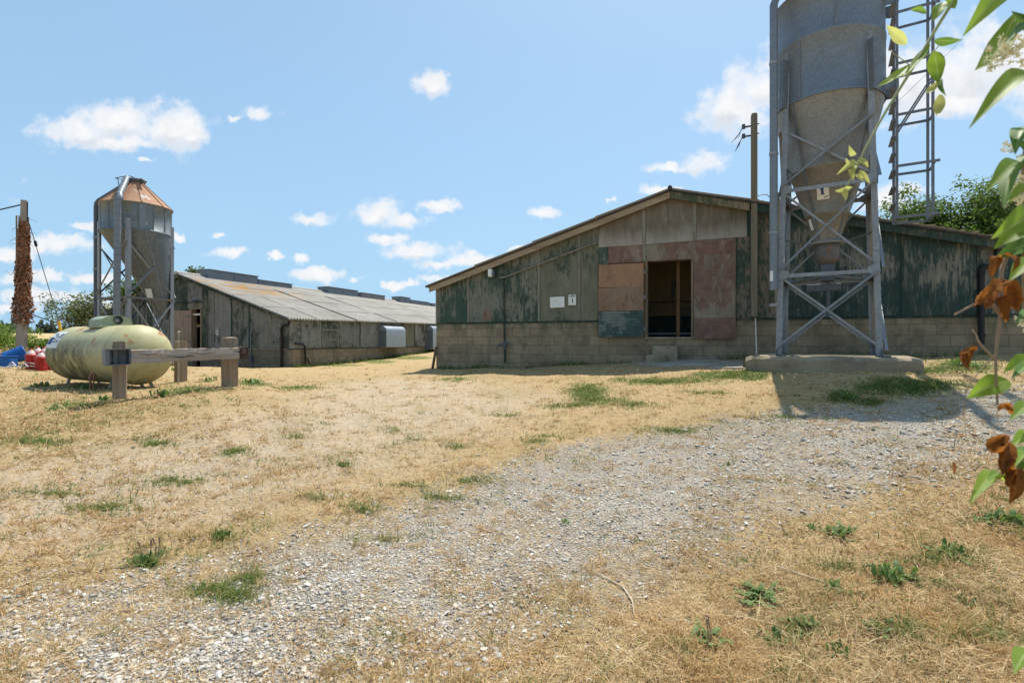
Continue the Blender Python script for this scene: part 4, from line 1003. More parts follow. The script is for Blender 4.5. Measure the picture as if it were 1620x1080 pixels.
mb = MB(); mb.box(U+.002, U+.05, .0, L2, ZB2-.05, ZB2-.003); mb.build('drip_strip', M['batten_dark'], b2)
for i in range(14): v = .3+i*2.2; mb = MB(); mb.box(U-.5, U+.18, v, v+.07, eave2(v)-.11, eave2(v)-.055); mb.build('rafter_end', M['batten_dark'], b2)
# boarded hatch
va, vb = B2.hit_u(509, 530, U+.03)[1], B2.hit_u(535, 530, U+.03)[1]; za = EYE+.62; zb = ZB2+.02
mb = MB(); mb.box(U+.031, U+.05, va, vb, zb, za); ht = mb.build('hatch', M['grey_b'], b2, .004)
mb = MB(); mb.box(U+.051, U+.075, va, va+.07, zb, za); mb.box(U+.051, U+.075, vb-.07, vb, zb, za); mb.box(U+.051, U+.07, va+.07, vb-.07, za-.07, za); mb.box(U+.051, U+.07, va+.07, vb-.07, zb+(za-zb)*.4, zb+(za-zb)*.4+.06); mb.build('frame', M['batten'], ht, .004)
# galvanised fan hoods
def hood(x0, x1, y0, y1, m):
    v0 = B2.hit_u(x0, 530, U+.25)[1]; v1 = B2.hit_u(x1, 530, U+.25)[1]; zt = s2((x0+x1)/2, y0, U+.3)[2]; zb = s2((x0+x1)/2, y1, U+.4)[2]
    prof = [(U+.03, zt)]+[(U+.03+.50*math.sin(t), zt-.30+.30*math.cos(t)) for t in np.linspace(.25, math.pi/2, 8)]+[(U+.53, zb), (U+.03, zb)]
    n = len(prof); mb = MB(); mb.add([(a, v0, z) for a, z in prof]+[(a, v1, z) for a, z in prof], [(i, i+1, i+1+n, i+n) for i in range(n-2)], 0, True)
    mb.add([(a, v0, z) for a, z in prof], [tuple(range(n))]); mb.add([(a, v1, z) for a, z in prof], [tuple(range(n))])
    h = mb.build('fan_hood', m, b2)
    mb = MB(); mb.box(U+.031, U+.06, v0-.12, v0-.005, zb-.02, zt+.05); mb.box(U+.031, U+.06, v1+.005, v1+.10, zb-.02, zt+.05); mb.box(U+.09, U+.5, v0-.012, v0-.002, zb+.05, zt-.32); mb.build('flange', M['vent_grey'], h)
hood(605, 635.5, 515, 549, M['galv_bright']); hood(679.5, 700, 515, 552, M['galv_bright'])
mb = MB(); mb.tube([s2(467, 543.5, U+.12), s2(479, 544, U+.12), s2(482.5, 548, U+.12), s2(483.5, 576, U+.12)], .045, 10); mb.tube([s2(486, 566, U+.12), s2(490, 576, U+.12)], .03, 8); mb.build('waste_pipe', M['black'], b2)
# ridge vents: long boxes with flaps
def vent(x0, x1, dz, hh, m, side=.45):
    v0 = B2.hit_u(x0, 450, HW+side)[1]; v1 = B2.hit_u(x1, 450, HW+side)[1]
    hh *= .82; z0 = ridge2-.25+dz; mb = MB(); mb.box(HW-side, HW+side, v0, v1, z0, z0+hh); o = mb.build('ridge_vent', m, b2, .01)
    mb = MB(); mb.box(HW-side-.06, HW+side+.06, v0-.05, v1+.05, z0+hh+.004, z0+hh+.04); mb.build('vent_lid', M['vent_grey'], o, .005)
    mb = MB()
    nn = max(2, int((v1-v0)/1.2))
    for i in range(1, nn): mb.box(HW+side+.002, HW+side+.014, v0+(v1-v0)*i/nn-.02, v0+(v1-v0)*i/nn+.02, z0+.02, z0+hh)
    mb.build('seam', M['vent_grey'], o)
vent(331, 408, 0, .74, M['vent_grey']); vent(409, 462, -.12, .66, M['vent_grey']); vent(519, 566, .0, .74, M['vent_grey'])
vent(572, 609, -.02, .66, M['vent_rust']); vent(634, 649, 0, .8, M['vent_grey']); vent(650, 679, -.05, .66, M['vent_grey']); vent(683, 689, -.1, .66, M['vent_grey'])
# number plate 2
c = B2.hit_v(343.5, 523.5, -.07); w = B2.world(c[0], -.07); e = empty('number_sign', (w[0], w[1], c[2]), B2.a, 'white plate with a black figure 2 on the grey boards by the pinkish door', 'sign')
mb = MB(); mb.box(-.085, .085, -.006, .006, -.2, .13); mb.build('plate', M['white'], e, .003)
text_mesh('numeral', '2', .24, M['ink'], e, (0, -.0075, -.06), (R(90),0,0), .006); mb = MB(); mb.box(-.06, .06, -.0085, -.0065, .06, .11); mb.build('symbol', M['ink'], e)
# pale stone by its wall
p = on_ground(596, 563); mb = MB(); mb.box(-.3, .32, -.2, .2, -.05, .2); o = mb.build('stone_block', M['concrete'], None, .05, p); o.rotation_euler = (0, .05, .3); tag(o, 'pale broken block lying at the foot of the long wall below the vent hood', 'stone')
# =================================================================== tall galvanised feed silo on its slab
S1 = Frame(5.76, 9.25, -R(32.0)); FZ = EYE-.245; s1 = .775
si = empty('feed_silo', (S1.o[0], S1.o[1], 0), S1.a, 'tall galvanised feed silo on braced legs carrying a white plate with a blue figure 1', 'silo')
Z = lambda z: EYE+z
RB1 = .865
mb = MB(); mb.lathe([(RB1+.012, Z(4.20)), (RB1+.012, Z(4.235)), (RB1, Z(4.245)), (RB1, Z(5.22)), (RB1+.014, Z(5.235)), (RB1+.014, Z(5.29)), (RB1, Z(5.30)), (RB1, Z(6.06)), (RB1+.02, Z(6.07)), (RB1+.02, Z(6.10)), (RB1-.02, Z(6.10))], 72)
br = mb.build('barrel', M['galv'], si)
mb = MB()
for k, (za, zb) in enumerate(((4.25, 5.22), (5.3, 6.06))):
    for j in range(3):
        a = R(-118+37*k+j*120); c = (math.cos(a), math.sin(a)); t = (-c[1], c[0]); r = RB1+.001
        mb.bar((c[0]*r, c[1]*r, Z(za)), (c[0]*r, c[1]*r, Z(zb)), .05, .014, (c[0], c[1], 0))
mb.build('sheet_seam', M['vent_grey'], br)
# hopper: two tapering courses down to the collar
mb = MB(); mb.lathe([(RB1-.005, Z(4.205)), (.60, Z(3.10)), (.605, Z(3.095)), (.605, Z(3.06)), (.59, Z(3.055)), (.355, Z(2.32)), (.36, Z(2.31)), (.36, Z(2.28)), (.345, Z(2.275)), (.205, Z(1.86)), (.205, Z(1.80))], 64)
hp = mb.build('hopper', M['galv_cone'], si)
mb = MB()
for j in range(4):
    a = R(-135+j*90+8); p = [Vector((math.cos(a)*r, math.sin(a)*r, Z(z))) for r, z in ((RB1+.002, 4.2), (.602, 3.1), (.358, 2.3), (.21, 1.87))]
    for q0, q1 in zip(p, p[1:]): mb.bar(q0, q1, .045, .012, (math.cos(a), math.sin(a), .6))
mb.build('sheet_seam', M['vent_grey'], hp)
mb = MB(); mb.lathe([(.20, Z(1.80)), (.30, Z(1.80)), (.30, Z(1.77)), (.2, Z(1.77))], 24); mb.box(-.36, .36, -.03, .03, Z(1.775), Z(1.80)); mb.build('outlet_flange', M['galv_leg'], si)
mb = MB(); mb.lathe([(.19, Z(1.77)), (.205, Z(1.70)), (.20, Z(1.52)), (.13, Z(1.40)), (.0, Z(1.39))], 24); mb.build('outlet_boot', M['steel_rust'], si)
mb = MB(); mb.box(-.10, .12, -.12, .14, Z(1.10), Z(1.40)); mb.box(-.32, .22, -.04, .06, Z(.92), Z(1.05)); mb.tube([(.02, 0, Z(1.1)), (.02, 0, Z(.45))], .035, 8); mb.build('auger_box', M['steel_dark'], si, .01)
# roof, only its rim shows
mb = MB(); mb.lathe([(RB1+.03, Z(6.08)), (.35, Z(6.62)), (.25, Z(6.66)), (.25, Z(6.8)), (0, Z(6.82))], 64); mb.build('roof', M['galv'], si)
mb = MB(); mb.bar((-.52, -.52, Z(6.10)), (.05, -.1, Z(6.9)), .12, .02, (0,0,1)); mb.bar((-.35, -.62, Z(6.10)), (.1, -.18, Z(6.9)), .02, .1, (0,0,1)); mb.build('roof_ladder', M['galv_leg'], si)
# legs
sig = [(-1,-1), (1,-1), (1,1), (-1,1)]
zs_ = [FZ, Z(1.19), Z(2.70), Z(3.79), Z(5.15)]
def leg_at(z, sx, sy):
    t = (z-FZ)/(zs_[-1]-FZ); h = s1+(.64-s1)*min(1, t*1.12); return Vector((sx*h, sy*h, z))
for sx, sy in sig:
    mb = MB(); a = leg_at(FZ, sx, sy); b = leg_at(zs_[-1], sx, sy)
    mb.angle(a, b, .088, .012, (-sx,0,0), (0,-sy,0))
    for zz in np.arange(FZ+.3, zs_[-1], .36):
        q = leg_at(zz, sx, sy); mb.box(q.x-sx*.05-.012, q.x-sx*.05+.012, q.y+sy*.004-.01, q.y+sy*.004+.01, zz-.012, zz+.012)
        mb.box(q.x+sx*.004-.01, q.x+sx*.004+.01, q.y-sy*.05-.012, q.y-sy*.05+.012, zz+.09-.012, zz+.09+.012)
    lg = mb.build('leg', M['galv_leg'], si)
    mb = MB(); mb.box(a.x-.10, a.x+.10, a.y-.10, a.y+.10, FZ-.004, FZ+.014); mb.bar(a+Vector((-sx*.02,-sy*.02,.01)), a+Vector((-sx*.02-.0,-sy*.02,.12)), .13, .012, (sx,0,0)); fp = mb.build('foot_plate', M['steel_dark'], lg, .003)
    # stiffener that joins leg and barrel
    mb = MB(); p0 = leg_at(Z(4.15), sx, sy); d = Vector((-sx,-sy,0)).normalized()
    mb.bar(p0+d*.02, leg_at(Z(5.0), sx, sy)+d*.02, .16, .10, (sx,-sy,0)); mb.build('leg_stiffener', M['vent_grey'], lg)
for (ax, ay), (bx, by) in zip(sig, sig[1:]+sig[:1]):
    n = Vector(((ax+bx)/2, (ay+by)/2, 0)).normalized(); front = n.y < -.5
    for i, z in enumerate(zs_[1:3]):
        mb = MB(); p, q = leg_at(z, ax, ay)+n*.012, leg_at(z, bx, by)+n*.012
        mb.angle(p, q, .065, .008, (0,0,-1), tuple(-n)); mb.build('cross_bar', M['galv_leg'], si)
        for c, s in ((p, 1), (q, -1)):
            mb = MB(); d = (q-p).normalized()*s; mb.add([c+n*.010+Vector((0,0,-.12)), c+n*.010+Vector((0,0,.12)), c+n*.010+d*.17+Vector((0,0,.03)), c+n*.010+d*.17+Vector((0,0,-.06))], [(0,1,2,3)])
            k = len(mb.v)-4
            mb.add([Vector(mb.v[k+j])-n*.008 for j in range(4)], [(3,2,1,0)])
            mb.build('gusset', M['galv_leg'], si)
    for i in range(3):
        za, zb = zs_[i]+(.10 if i == 0 else .02), zs_[i+1]-.04
        mb = MB(); mb.angle(leg_at(za, ax, ay)+n*.022, leg_at(zb, bx, by)+n*.022, .05, .007, (0,0,1), tuple(n)); mb.build('diagonal_brace', M['galv_leg'], si)
        mb = MB(); mb.angle(leg_at(zb, ax, ay)-n*.022, leg_at(za, bx, by)-n*.022, .05, .007, (0,0,1), tuple(-n)); mb.build('diagonal_brace', M['galv_leg'] if i else M['galv_leg'], si)
# struts from the legs to the outlet
for sx, sy in sig:
    mb = MB(); mb.bar(leg_at(Z(1.15), sx, sy)*1.0, (sx*.08, sy*.08, Z(1.2)), .05, .05) if sy > 0 else mb.bar(leg_at(Z(1.82), sx, sy), (sx*.28, sy*.05, Z(1.79)), .03, .03)
    mb.build('outlet_strut', M['steel_rust'], si)
# fill pipe running up beside a leg and over the rim
fpx = Vector((-.80, -.83, 0))
def fpt(px, py): 
    w = S1.world(fpx.x, fpx.y); return EYE+(CY-py)/F*w[1]
ztop = fpt(1225, 4)
mb = MB(); mb.tube([fpx+Vector((0,0,fpt(1216,459))), fpx+Vector((0.0,0,Z(3))), fpx+Vector((.0,.0,ztop-.05)), fpx+Vector((.05,.05,ztop+.12)), fpx+Vector((.16,.16,ztop+.25)), fpx+Vector((.6,.6,ztop+.62))], .066, 16)
pp_ = mb.build('fill_pipe', M['galv'], si)
for z in (Z(.62), Z(1.9), Z(3.3), Z(4.9)):
    mb = MB(); mb.tube([fpx+Vector((0,0,z)), fpx+Vector((0,0,z+.05))], .074, 16); mb.bar(fpx+Vector((0,0,z+.025)), fpx+Vector((.06,.06,z+.025)), .04, .04); mb.build('pipe_clip', M['galv_leg'], pp_)
zb = fpt(1216, 437); mb = MB(); mb.bar(fpx+Vector((-.028,-.062,zb-.09)), fpx+Vector((-.028,-.062,zb+.09)), .055, .006, (-.4,-1,0)); mb.build('sticker', M['white'], pp_)
# perforated walkway plate at the rim
mb = MB()
for i in range(6):
    for j in range(3):
        x0 = -.70+i*.085; z0 = Z(6.12)+j*.085-.035*i*0
        mb.box(x0, x0+.03, -.72, -.70, z0, z0+.085); mb.box(x0+.03, x0+.085, -.72, -.70, z0+.055, z0+.085)
mb.build('perforated_plate', M['galv_leg'], si)
# number plate on the hopper
def hop_r(z): 
    pr = [(RB1, 4.2), (.605, 3.08), (.36, 2.3), (.205, 1.86)]
    for (r0, z0), (r1, z1) in zip(pr, pr[1:]):
        if z1 <= z <= z0: return r1+(r0-r1)*(z-z1)/(z0-z1)
def hop_plate(ang, zc, w, h, name, mat):
    a = R(ang); r = hop_r(zc)+.012; sl = math.atan2(.605-.36, 3.08-2.3)
    e = MB(); e.box(-w, w, -.004, .004, -h, h); o = e.build(name, mat, si, .001)
    o.location = (math.cos(a)*r, math.sin(a)*r, Z(zc)); o.rotation_euler = (sl, 0, a+math.pi/2); return o
npl = hop_plate(-97, 2.62, .092, .125, 'number_plate', M['cream_plate'])
mb = MB(); mb.box(-.028, .012, -.0065, -.0045, -.03, .075); mb.box(-.045, .028, -.0065, -.0045, -.042, -.03); mb.box(-.045, -.028, -.0065, -.0045, .05, .068); mb.build('numeral', M['blue_ink'], npl)
mb = MB()
for k in range(4): mb.box(.012+k*.018, .024+k*.018, -.0065, -.0045, -.098+.003*k, -.080+.004*k)
mb.build('small_print', M['ink'], npl)
hop_plate(-142, 2.12, .03, .10, 'side_label', M['white'])
# ladder with its cage, hung off the barrel by brackets
lx0, lx1, ly = 1.0, 1.47, .25; lz0 = Z(2.06); lz1 = Z(7.4)
mb = MB()
for x in (lx0, lx1):
    for s_ in (-1, 1): mb.bar((x, s_*ly, lz0), (x, s_*ly, lz1), .028, .04, (1,0,0))
ld = mb.build('ladder', M['ladder'], si)
z = lz0+.25
while z < lz1-.1:
    mb = MB(); mb.bar((lx0-.05, -ly, z), (lx0-.05, ly, z+.0), .05, .028, (0,0,1)); mb.bar((lx0-.02, -ly, z), (lx0-.02, ly, z), .03, .02, (0,0,1)); mb.build('rung', M['ladder'], ld); z += .285
z = lz0+.02
while z < lz1:
    mb = MB()
    mb.bar((lx0-.02, -ly-.02, z), (lx1+.09, -ly-.02, z), .018, .042, (0,0,1)); mb.bar((lx0-.02, ly+.02, z), (lx1+.03, ly+.02, z), .018, .042, (0,0,1)); mb.bar((lx1+.03, -ly, z), (lx1+.03, ly, z), .018, .042, (0,0,1))
    mb.build('cage_hoop', M['ladder'], ld); z += .86
for o in (-.03, .03):
    mb = MB(); mb.bar((lx0, -ly+.03, Z(3.52)+o), (lx1, -ly+.03, Z(4.32)+o), .018, .025); mb.build('cage_brace', M['ladder'], ld)
for z in (4.28, 5.72):
    for dy in (-.22, .22):
        mb = MB(); mb.box(math.sqrt(RB1**2-dy*dy)-.01, lx0+.03, dy-.02, dy+.02, Z(z), Z(z)+.20); mb.build('wall_bracket', M['galv'], ld, .004)
# slab under it
cn = wpoly([(1178, 588)])[0]; u0, v0 = S1.local(4.03, 8.62)
mb = MB(); rngs = random.Random(5)
fv = -1.30; uL = S1.hit_v(1179, 570, fv)[0]; uR = S1.hit_v(1462, 570, fv)[0]
nx = 22; top = FZ-.006
xs = np.linspace(uL, uR, nx); vs = []; fs = []
for i, x in enumerate(xs):
    e = rngs.uniform(-.015, .015); rd = .05 if i in (0, nx-1) else 0
    vs += [(x, fv+e, top-.95), (x, fv+e*.6, top-.05-rd+rngs.uniform(-.012,.012)), (x, fv+.05+rd*.5+e, top-.004-rd*.4+rngs.uniform(-.006,.006)), (x, 0, top-rd*.2), (x, 1.25, top), (x, 1.25, top-.95)]
for i in range(nx-1):
    for k in range(5): fs.append((i*6+k, i*6+k+1, i*6+6+k+1, i*6+6+k))
fs += [tuple(range(6)), tuple(range((nx-1)*6+5, (nx-1)*6-1, -1))]
mb.add(vs, fs); sl = mb.build('concrete_slab', M['concrete'], None); sl.location = (S1.o[0], S1.o[1], 0); sl.rotation_euler = (0,0,S1.a)
tag(sl, 'long thick concrete slab carrying the tall galvanised silo', 'slab')

# =================================================================== older silo with the rusty cone roof
S2 = Frame((216-CX)/F*21, 21.0, -R(21)); so = empty('feed_silo', (S2.o[0], S2.o[1], 0), S2.a, 'old grey feed silo with a rusty orange cone roof and a slanting hopper', 'silo')
RR = 1.225; zc0, zc1, zap = Z(4.45), Z(5.52), Z(6.62); hh_ = .93
mb = MB(); mb.lathe([(RR+.02, zc0-.02), (RR+.02, zc0+.03), (RR, zc0+.04), (RR, zc1-.04), (RR+.02, zc1-.03), (RR+.03, zc1+.02)], 48); br = mb.build('barrel', M['silo_old'], so)
mb = MB()
for k in range(9):
    a = R(-150+k*24); c = (math.cos(a), math.sin(a)); mb.bar((c[0]*RR, c[1]*RR, zc0+.04), (c[0]*RR, c[1]*RR, zc1-.04), .05, .02, (c[0], c[1], 0))
mb.build('sheet_seam', M['silo_old_cone'], br)
for k, (a0, m) in enumerate(((-62, 'cream_plate'), (-40, 'galv'), (-28, 'cream_plate'), (-16, 'galv'))):
    mb = MB(); vs = []
    for q in range(4):
        a = R(a0+q*3.3); vs += [(math.cos(a)*(RR+.006), math.sin(a)*(RR+.006), zc0+.05), (math.cos(a)*(RR+.006), math.sin(a)*(RR+.006), zc1-.05)]
    if k == 0: continue
    mb.add(vs, [(2*q, 2*q+2, 2*q+3, 2*q+1) for q in range(3)], 0, True); mb.build('replaced_sheet', M['silo_old'] if m == 'galv' else M['galv'], br)
mb = MB(); vs = []
for q in range(5):
    a = R(-132+q*4.2); vs += [(math.cos(a)*(RR+.012), math.sin(a)*(RR+.012), zc0+.5), (math.cos(a)*(RR+.012), math.sin(a)*(RR+.012), zc0+.82)]
mb.add(vs, [(2*q, 2*q+2, 2*q+3, 2*q+1) for q in range(4)], 0, True); mb.build('label_plate', M['cream_plate'], br)
mb = MB(); mb.lathe([(RR+.05, zc1+.01), (.22, zap-.06), (.2, zap)], 40); rc = mb.build('roof', M['rust_cone'], so)
mb = MB()
for k in range(10):
    a = R(k*36+12); c = (math.cos(a), math.sin(a)); mb.bar((c[0]*(RR+.05), c[1]*(RR+.05), zc1+.03), (c[0]*.23, c[1]*.23, zap-.04), .05, .03, (c[0], c[1], 1))
mb.build('roof_seam', M['rust_cone'], rc)
mb = MB(); mb.lathe([(.30, zap-.06), (.32, zap+.06), (.2, zap+.12), (0, zap+.13)], 20); mb.box(-.42, .42, -.06, .06, zap, zap+.07); mb.bar((.3, 0, zap+.08), (.62, -.05, zap-.08), .12, .08); mb.build('filler_cap', M['steel_dark'], so, .01)
# guard hoop beside the cap
mb = MB()
pts = [Vector((-.95+.42*math.cos(t), .15+.32*math.sin(t), zap+.28+.05*math.cos(t*2))) for t in np.linspace(0, 2*math.pi, 22)]
mb.tube(pts, .018, 6)
for k in (0, 6, 11, 16): mb.tube([pts[k], Vector((pts[k].x*.85, pts[k].y, zap-.35))], .016, 6)
mb.build('guard_hoop', M['steel_dark'], so)
# slanting hopper
ox = 1.10; prof = [(RR-.005, zc0, 0, 0), (.86, Z(3.32), .19, .31), (.55, Z(2.22), .36, .57), (.29, Z(1.25), .49, .78), (.2, Z(1.05), .5, .8), (.2, Z(.95), .5, .8)]
mb = MB(); mb.lathe([(p[0], p[1]) for p in prof], 40, off=[(p[2], p[3]) for p in prof]); hp2 = mb.build('hopper', M['silo_old_cone'], so)
mb = MB()
for a in (R(-95), R(-60), R(-140), R(-20)):
    q = [Vector((p[2]+math.cos(a)*(p[0]+.004), p[3]+math.sin(a)*(p[0]+.004), p[1])) for p in prof[:4]]
    for p0, p1 in zip(q, q[1:]): mb.bar(p0, p1, .05, .015, (math.cos(a), math.sin(a), .5))
mb.build('sheet_seam', M['silo_old'], hp2)
a = R(-70); mb = MB(); q = Vector((.40+math.cos(a)*.52, .62+math.sin(a)*.52, Z(1.98))); mb.box(-.12, .12, -.01, .01, -.2, .2); lp = mb.build('label_plate', M['white'], hp2); lp.location = q; lp.rotation_euler = (.32, 0, a+math.pi/2)
gz2 = g1(S2.o[0], S2.o[1])
zz = [gz2-.1, Z(.72), Z(1.78), Z(3.95), Z(4.85)]
def leg2(z, sx, sy): return Vector((sx*hh_, sy*hh_, z))
for sx, sy in sig:
    mb = MB(); mb.angle(leg2(zz[0], sx, sy), leg2(zz[-1], sx, sy), .15, .014, (-sx,0,0), (0,-sy,0)); lg = mb.build('leg', M['galv_leg'], so)
    mb = MB(); mb.box(sx*hh_-.16, sx*hh_+.16, sy*hh_-.16, sy*hh_+.16, gz2-.1, gz2+.06); mb.build('foot_plate', M['concrete'], lg)
for (ax, ay), (bx, by) in zip(sig, sig[1:]+sig[:1]):
    n = Vector(((ax+bx)/2, (ay+by)/2, 0)).normalized()
    for z in (zz[2],):
        mb = MB(); mb.angle(leg2(z, ax, ay)+n*.012, leg2(z, bx, by)+n*.012, .08, .01, (0,0,-1), tuple(-n)); mb.build('cross_bar', M['steel_rust'], so)
    for za, zb in ((zz[0]+.3, zz[2]-.05), (zz[2]+.08, zz[3])):
        m = M['galv_leg'] if n.x > .5 or n.y < -.5 else M['steel_dark']
        mb = MB(); mb.angle(leg2(za, ax, ay)+n*.024, leg2(zb, bx, by)+n*.024, .065, .009, (0,0,1), tuple(n)); mb.build('diagonal_brace', m, so)
        mb = MB(); mb.angle(leg2(zb, ax, ay)-n*.02, leg2(za, bx, by)-n*.02, .065, .009, (0,0,1), tuple(-n)); mb.build('diagonal_brace', m, so)
# filling pipes: a dark bent one and a ribbed one
def s2pt(px, py, v): return Vector(S2.hit_v(px, py, v))
p0 = s2pt(152.5, 520, -.6); p1 = s2pt(152.5, 328, -.6)
bend = [Vector((p1.x+dx, p1.y+dx*.35, p1.z+dz)) for dx, dz in ((0,0), (.02,.16), (.11,.28), (.25,.36), (1.05,.86))]
mb = MB(); mb.tube([Vector((p0.x, p0.y, gz2))]+bend, .095, 14); fp1 = mb.build('blow_pipe', M['steel_dark'], so)
for z in (p1.z-1.3, p1.z-2.6):
    mb = MB(); mb.tube([(p0.x, p0.y, z), (p0.x, p0.y, z+.08)], .11, 14); mb.bar((p0.x, p0.y, z), (-hh_, -hh_, z), .04, .04); mb.build('pipe_clip', M['galv_leg'], fp1)
q0 = s2pt(184.5, 506, -1.35); q1 = s2pt(186.5, 317, -1.35); q2 = Vector((-.12, -.30, zap-.02))
path = [Vector((q0.x, q0.y, gz2+.2))]+[Vector((q0.x+(q1.x-q0.x)*t, q0.y, q0.z+(q1.z-q0.z)*t)) for t in np.linspace(0, 1, 12)]+[q1+Vector((.05,.06,.10))]+[q1+(q2-q1)*t+Vector((0,0,.10)) for t in (.15, .5, .85, 1.0)]
mb = MB(); mb.tube(path, .115, 16); fp2 = mb.build('ribbed_duct', M['galv'], so)
for t in np.linspace(0, 1, 24):
    mb = MB(); z = gz2+.3+(q1.z-gz2-.3)*t; x = q0.x+(q1.x-q0.x)*max(0, (z-q0.z)/(q1.z-q0.z)); mb.tube([(x, q0.y, z), (x, q0.y, z+.035)], .123, 16); mb.build('duct_rib', M['vent_grey'], fp2)
for t in np.linspace(.12, .95, 7):
    mb = MB(); c = q1+(q2-q1)*t+Vector((0,0,.10)); d = (q2-q1).normalized(); mb.tube([c-d*.02, c+d*.02], .123, 16); mb.build('duct_rib', M['vent_grey'], fp2)
# thin ladder on its far side
mb = MB()
for x in (-.55, -.2): mb.tube([(x, hh_+.25, gz2), (x, hh_+.25, zc1)], .018, 6)
z = gz2+.3
while z < zc1: mb.tube([(-.55, hh_+.25, z), (-.2, hh_+.25, z)], .012, 6); z += .3
mb.build('ladder', M['steel_dark'], so)

# =================================================================== gas tank
tr = Vector((-7.17, 9.72, 0)); tl = Vector((-9.40, 11.0, 0)); ta = math.atan2(tr.y-tl.y, tr.x-tl.x); tc = (tr+tl)/2; half = (tr-tl).length/2; TR = .575
gt = g1(tc.x, tc.y); tcz = EYE-.255
gk = empty('gas_tank', (tc.x, tc.y, tcz), ta, 'long cream gas tank with rust blotches and dark algae on low legs', 'tank')
prof = []
for t in np.linspace(0, math.pi/2, 12): prof.append((TR*math.sin(t)**1.0, -half-.40*math.cos(t)))
prof += [(TR, x) for x in np.linspace(-half, half, 14)[1:-1]]
for t in np.linspace(math.pi/2, 0, 12): prof.append((TR*math.sin(t), half+.40*math.cos(t)))
mb = MB(); n = 56; vs = []
for r, x in prof: vs += [(x, max(r, .001)*math.cos(2*math.pi*k/n), max(r, .001)*math.sin(2*math.pi*k/n)) for k in range(n)]
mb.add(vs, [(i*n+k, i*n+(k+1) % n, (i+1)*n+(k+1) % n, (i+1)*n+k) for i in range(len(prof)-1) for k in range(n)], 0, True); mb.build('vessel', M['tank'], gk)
for x in (-half+.01, half-.01): mb = MB(); mb.tube([(x-.012, 0, 0), (x+.012, 0, 0)], TR+.0025, 56, 0, False); mb.build('weld_seam', M['tank'], gk)
# valve hood on top
hx0, hx1, hw, hz = -.12, .40, .27, .25
pr = [(-hw, 0)]+[(-hw*math.cos(t), .12+(hz-.12)*math.sin(t)) for t in np.linspace(0, math.pi, 12)]+[(hw, 0)]
mb = MB(); k = len(pr); vs = [(hx0, a, TR-.05+z) for a, z in pr]+[(hx1, a, TR-.05+z) for a, z in pr]
mb.add(vs, [(i, i+1, i+1+k, i+k) for i in range(k-1)], 0, True); mb.add(vs[:k], [tuple(range(k))]); mb.add(vs[k:], [tuple(range(k))])
hd = mb.build('valve_hood', M['tank_green'], gk)
mb = MB(); mb.box(hx0-.02, hx1+.02, -hw-.025, hw+.025, TR-.04, TR-.015); mb.build('hood_base', M['tank_green'], hd, .004)
mb = MB(); mb.tube([(hx1-.03, .02, TR+.11), (hx1+.012, .02, TR+.11)], .085, 16); mb.build('hood_opening', M['ink'], hd)
mb = MB(); mb.tube([(hx1+.013, -.02, TR+.10), (hx1+.05, -.02, TR+.10)], .045, 12); mb.build('gauge', M['vent_grey'], hd)
# white sheet stuck low on its shoulder
vs = []; fs = []
for i in range(7):
    for j in range(5):
        x = -half-.02+i*.075; t = R(232+j*-11.0); rr = TR+.004 if x > -half else TR*math.sqrt(max(0, 1-((x+half)/.40)**2))+.004
        vs.append((x, rr*math.cos(t-math.pi/1.0), rr*math.sin(t-math.pi)))
def tank_patch(x0, x1, t0, t1, name, mat, par, lift):
    vs = []; fs = []; nx, nt = 8, 6
    for i in range(nx+1):
        for j in range(nt+1):
            x = x0+(x1-x0)*i/nx; t = R(t0+(t1-t0)*j/nt); rr = (TR if x > -half else TR*math.sqrt(max(0, 1-((x+half)/.40)**2)))+lift
            vs.append((x, -rr*math.cos(t), rr*math.sin(t)))
    for i in range(nx):
        for j in range(nt): a = i*(nt+1)+j; fs.append((a, a+1, a+nt+2, a+nt+1))
    mb = MB(); mb.add(vs, fs, 0, True); return mb.build(name, mat, par)
st_ = tank_patch(-half-.05, -half+.50, 12, 52, 'warning_sticker', M['white'], gk, .004)
tank_patch(-half-.01, -half+.15, 20, 36, 'blue_square', M['blue_ink'], st_, .0065)
mb_parts = []
for i, (a, b, c, d) in enumerate(((.18,.30,36,40),(.18,.28,30,33),(.18,.32,24,27),(.34,.46,34,46),(.34,.42,24,30),(.05,.2,42,46))):
    tank_patch(-half+a, -half+b, c, d, 'print', M['grey_ink'], st_, .0065)
# legs
def tleg(x, y, sp, name='leg'):
    wx = tc.x+math.cos(ta)*x-math.sin(ta)*y; wy = tc.y+math.sin(ta)*x+math.cos(ta)*y
    zg = g1(wx, wy)-tcz
    mb = MB(); top = Vector((x, y*.62, -math.sqrt(max(.02, TR**2-(y*.62)**2))+.03)); mb.bar(top, (x+sp*.5, y*.8, zg-.05), .05, .04, (1,0,0)); return mb.build(name, M['tank_leg'], gk, .004)
for x in (-half+.12, half-.55):
    tleg(x, -.34, 0); tleg(x+.1, .34, .06)
tleg(half-.1, .36, .05, 'leg'); 
mb = MB(); mb.tube([(half-.72, -.42, -.30), (half-.74, -.50, -.42), (half-.70, -.50, -.60), (half-.72, -.5, -.75)], .022, 6); mb.tube([(half-.66, -.46, -.36), (half-.62, -.5, -.7)], .014, 6); mb.build('copper_pipe', plain('dull_copper', (.30,.13,.08), .6), gk)

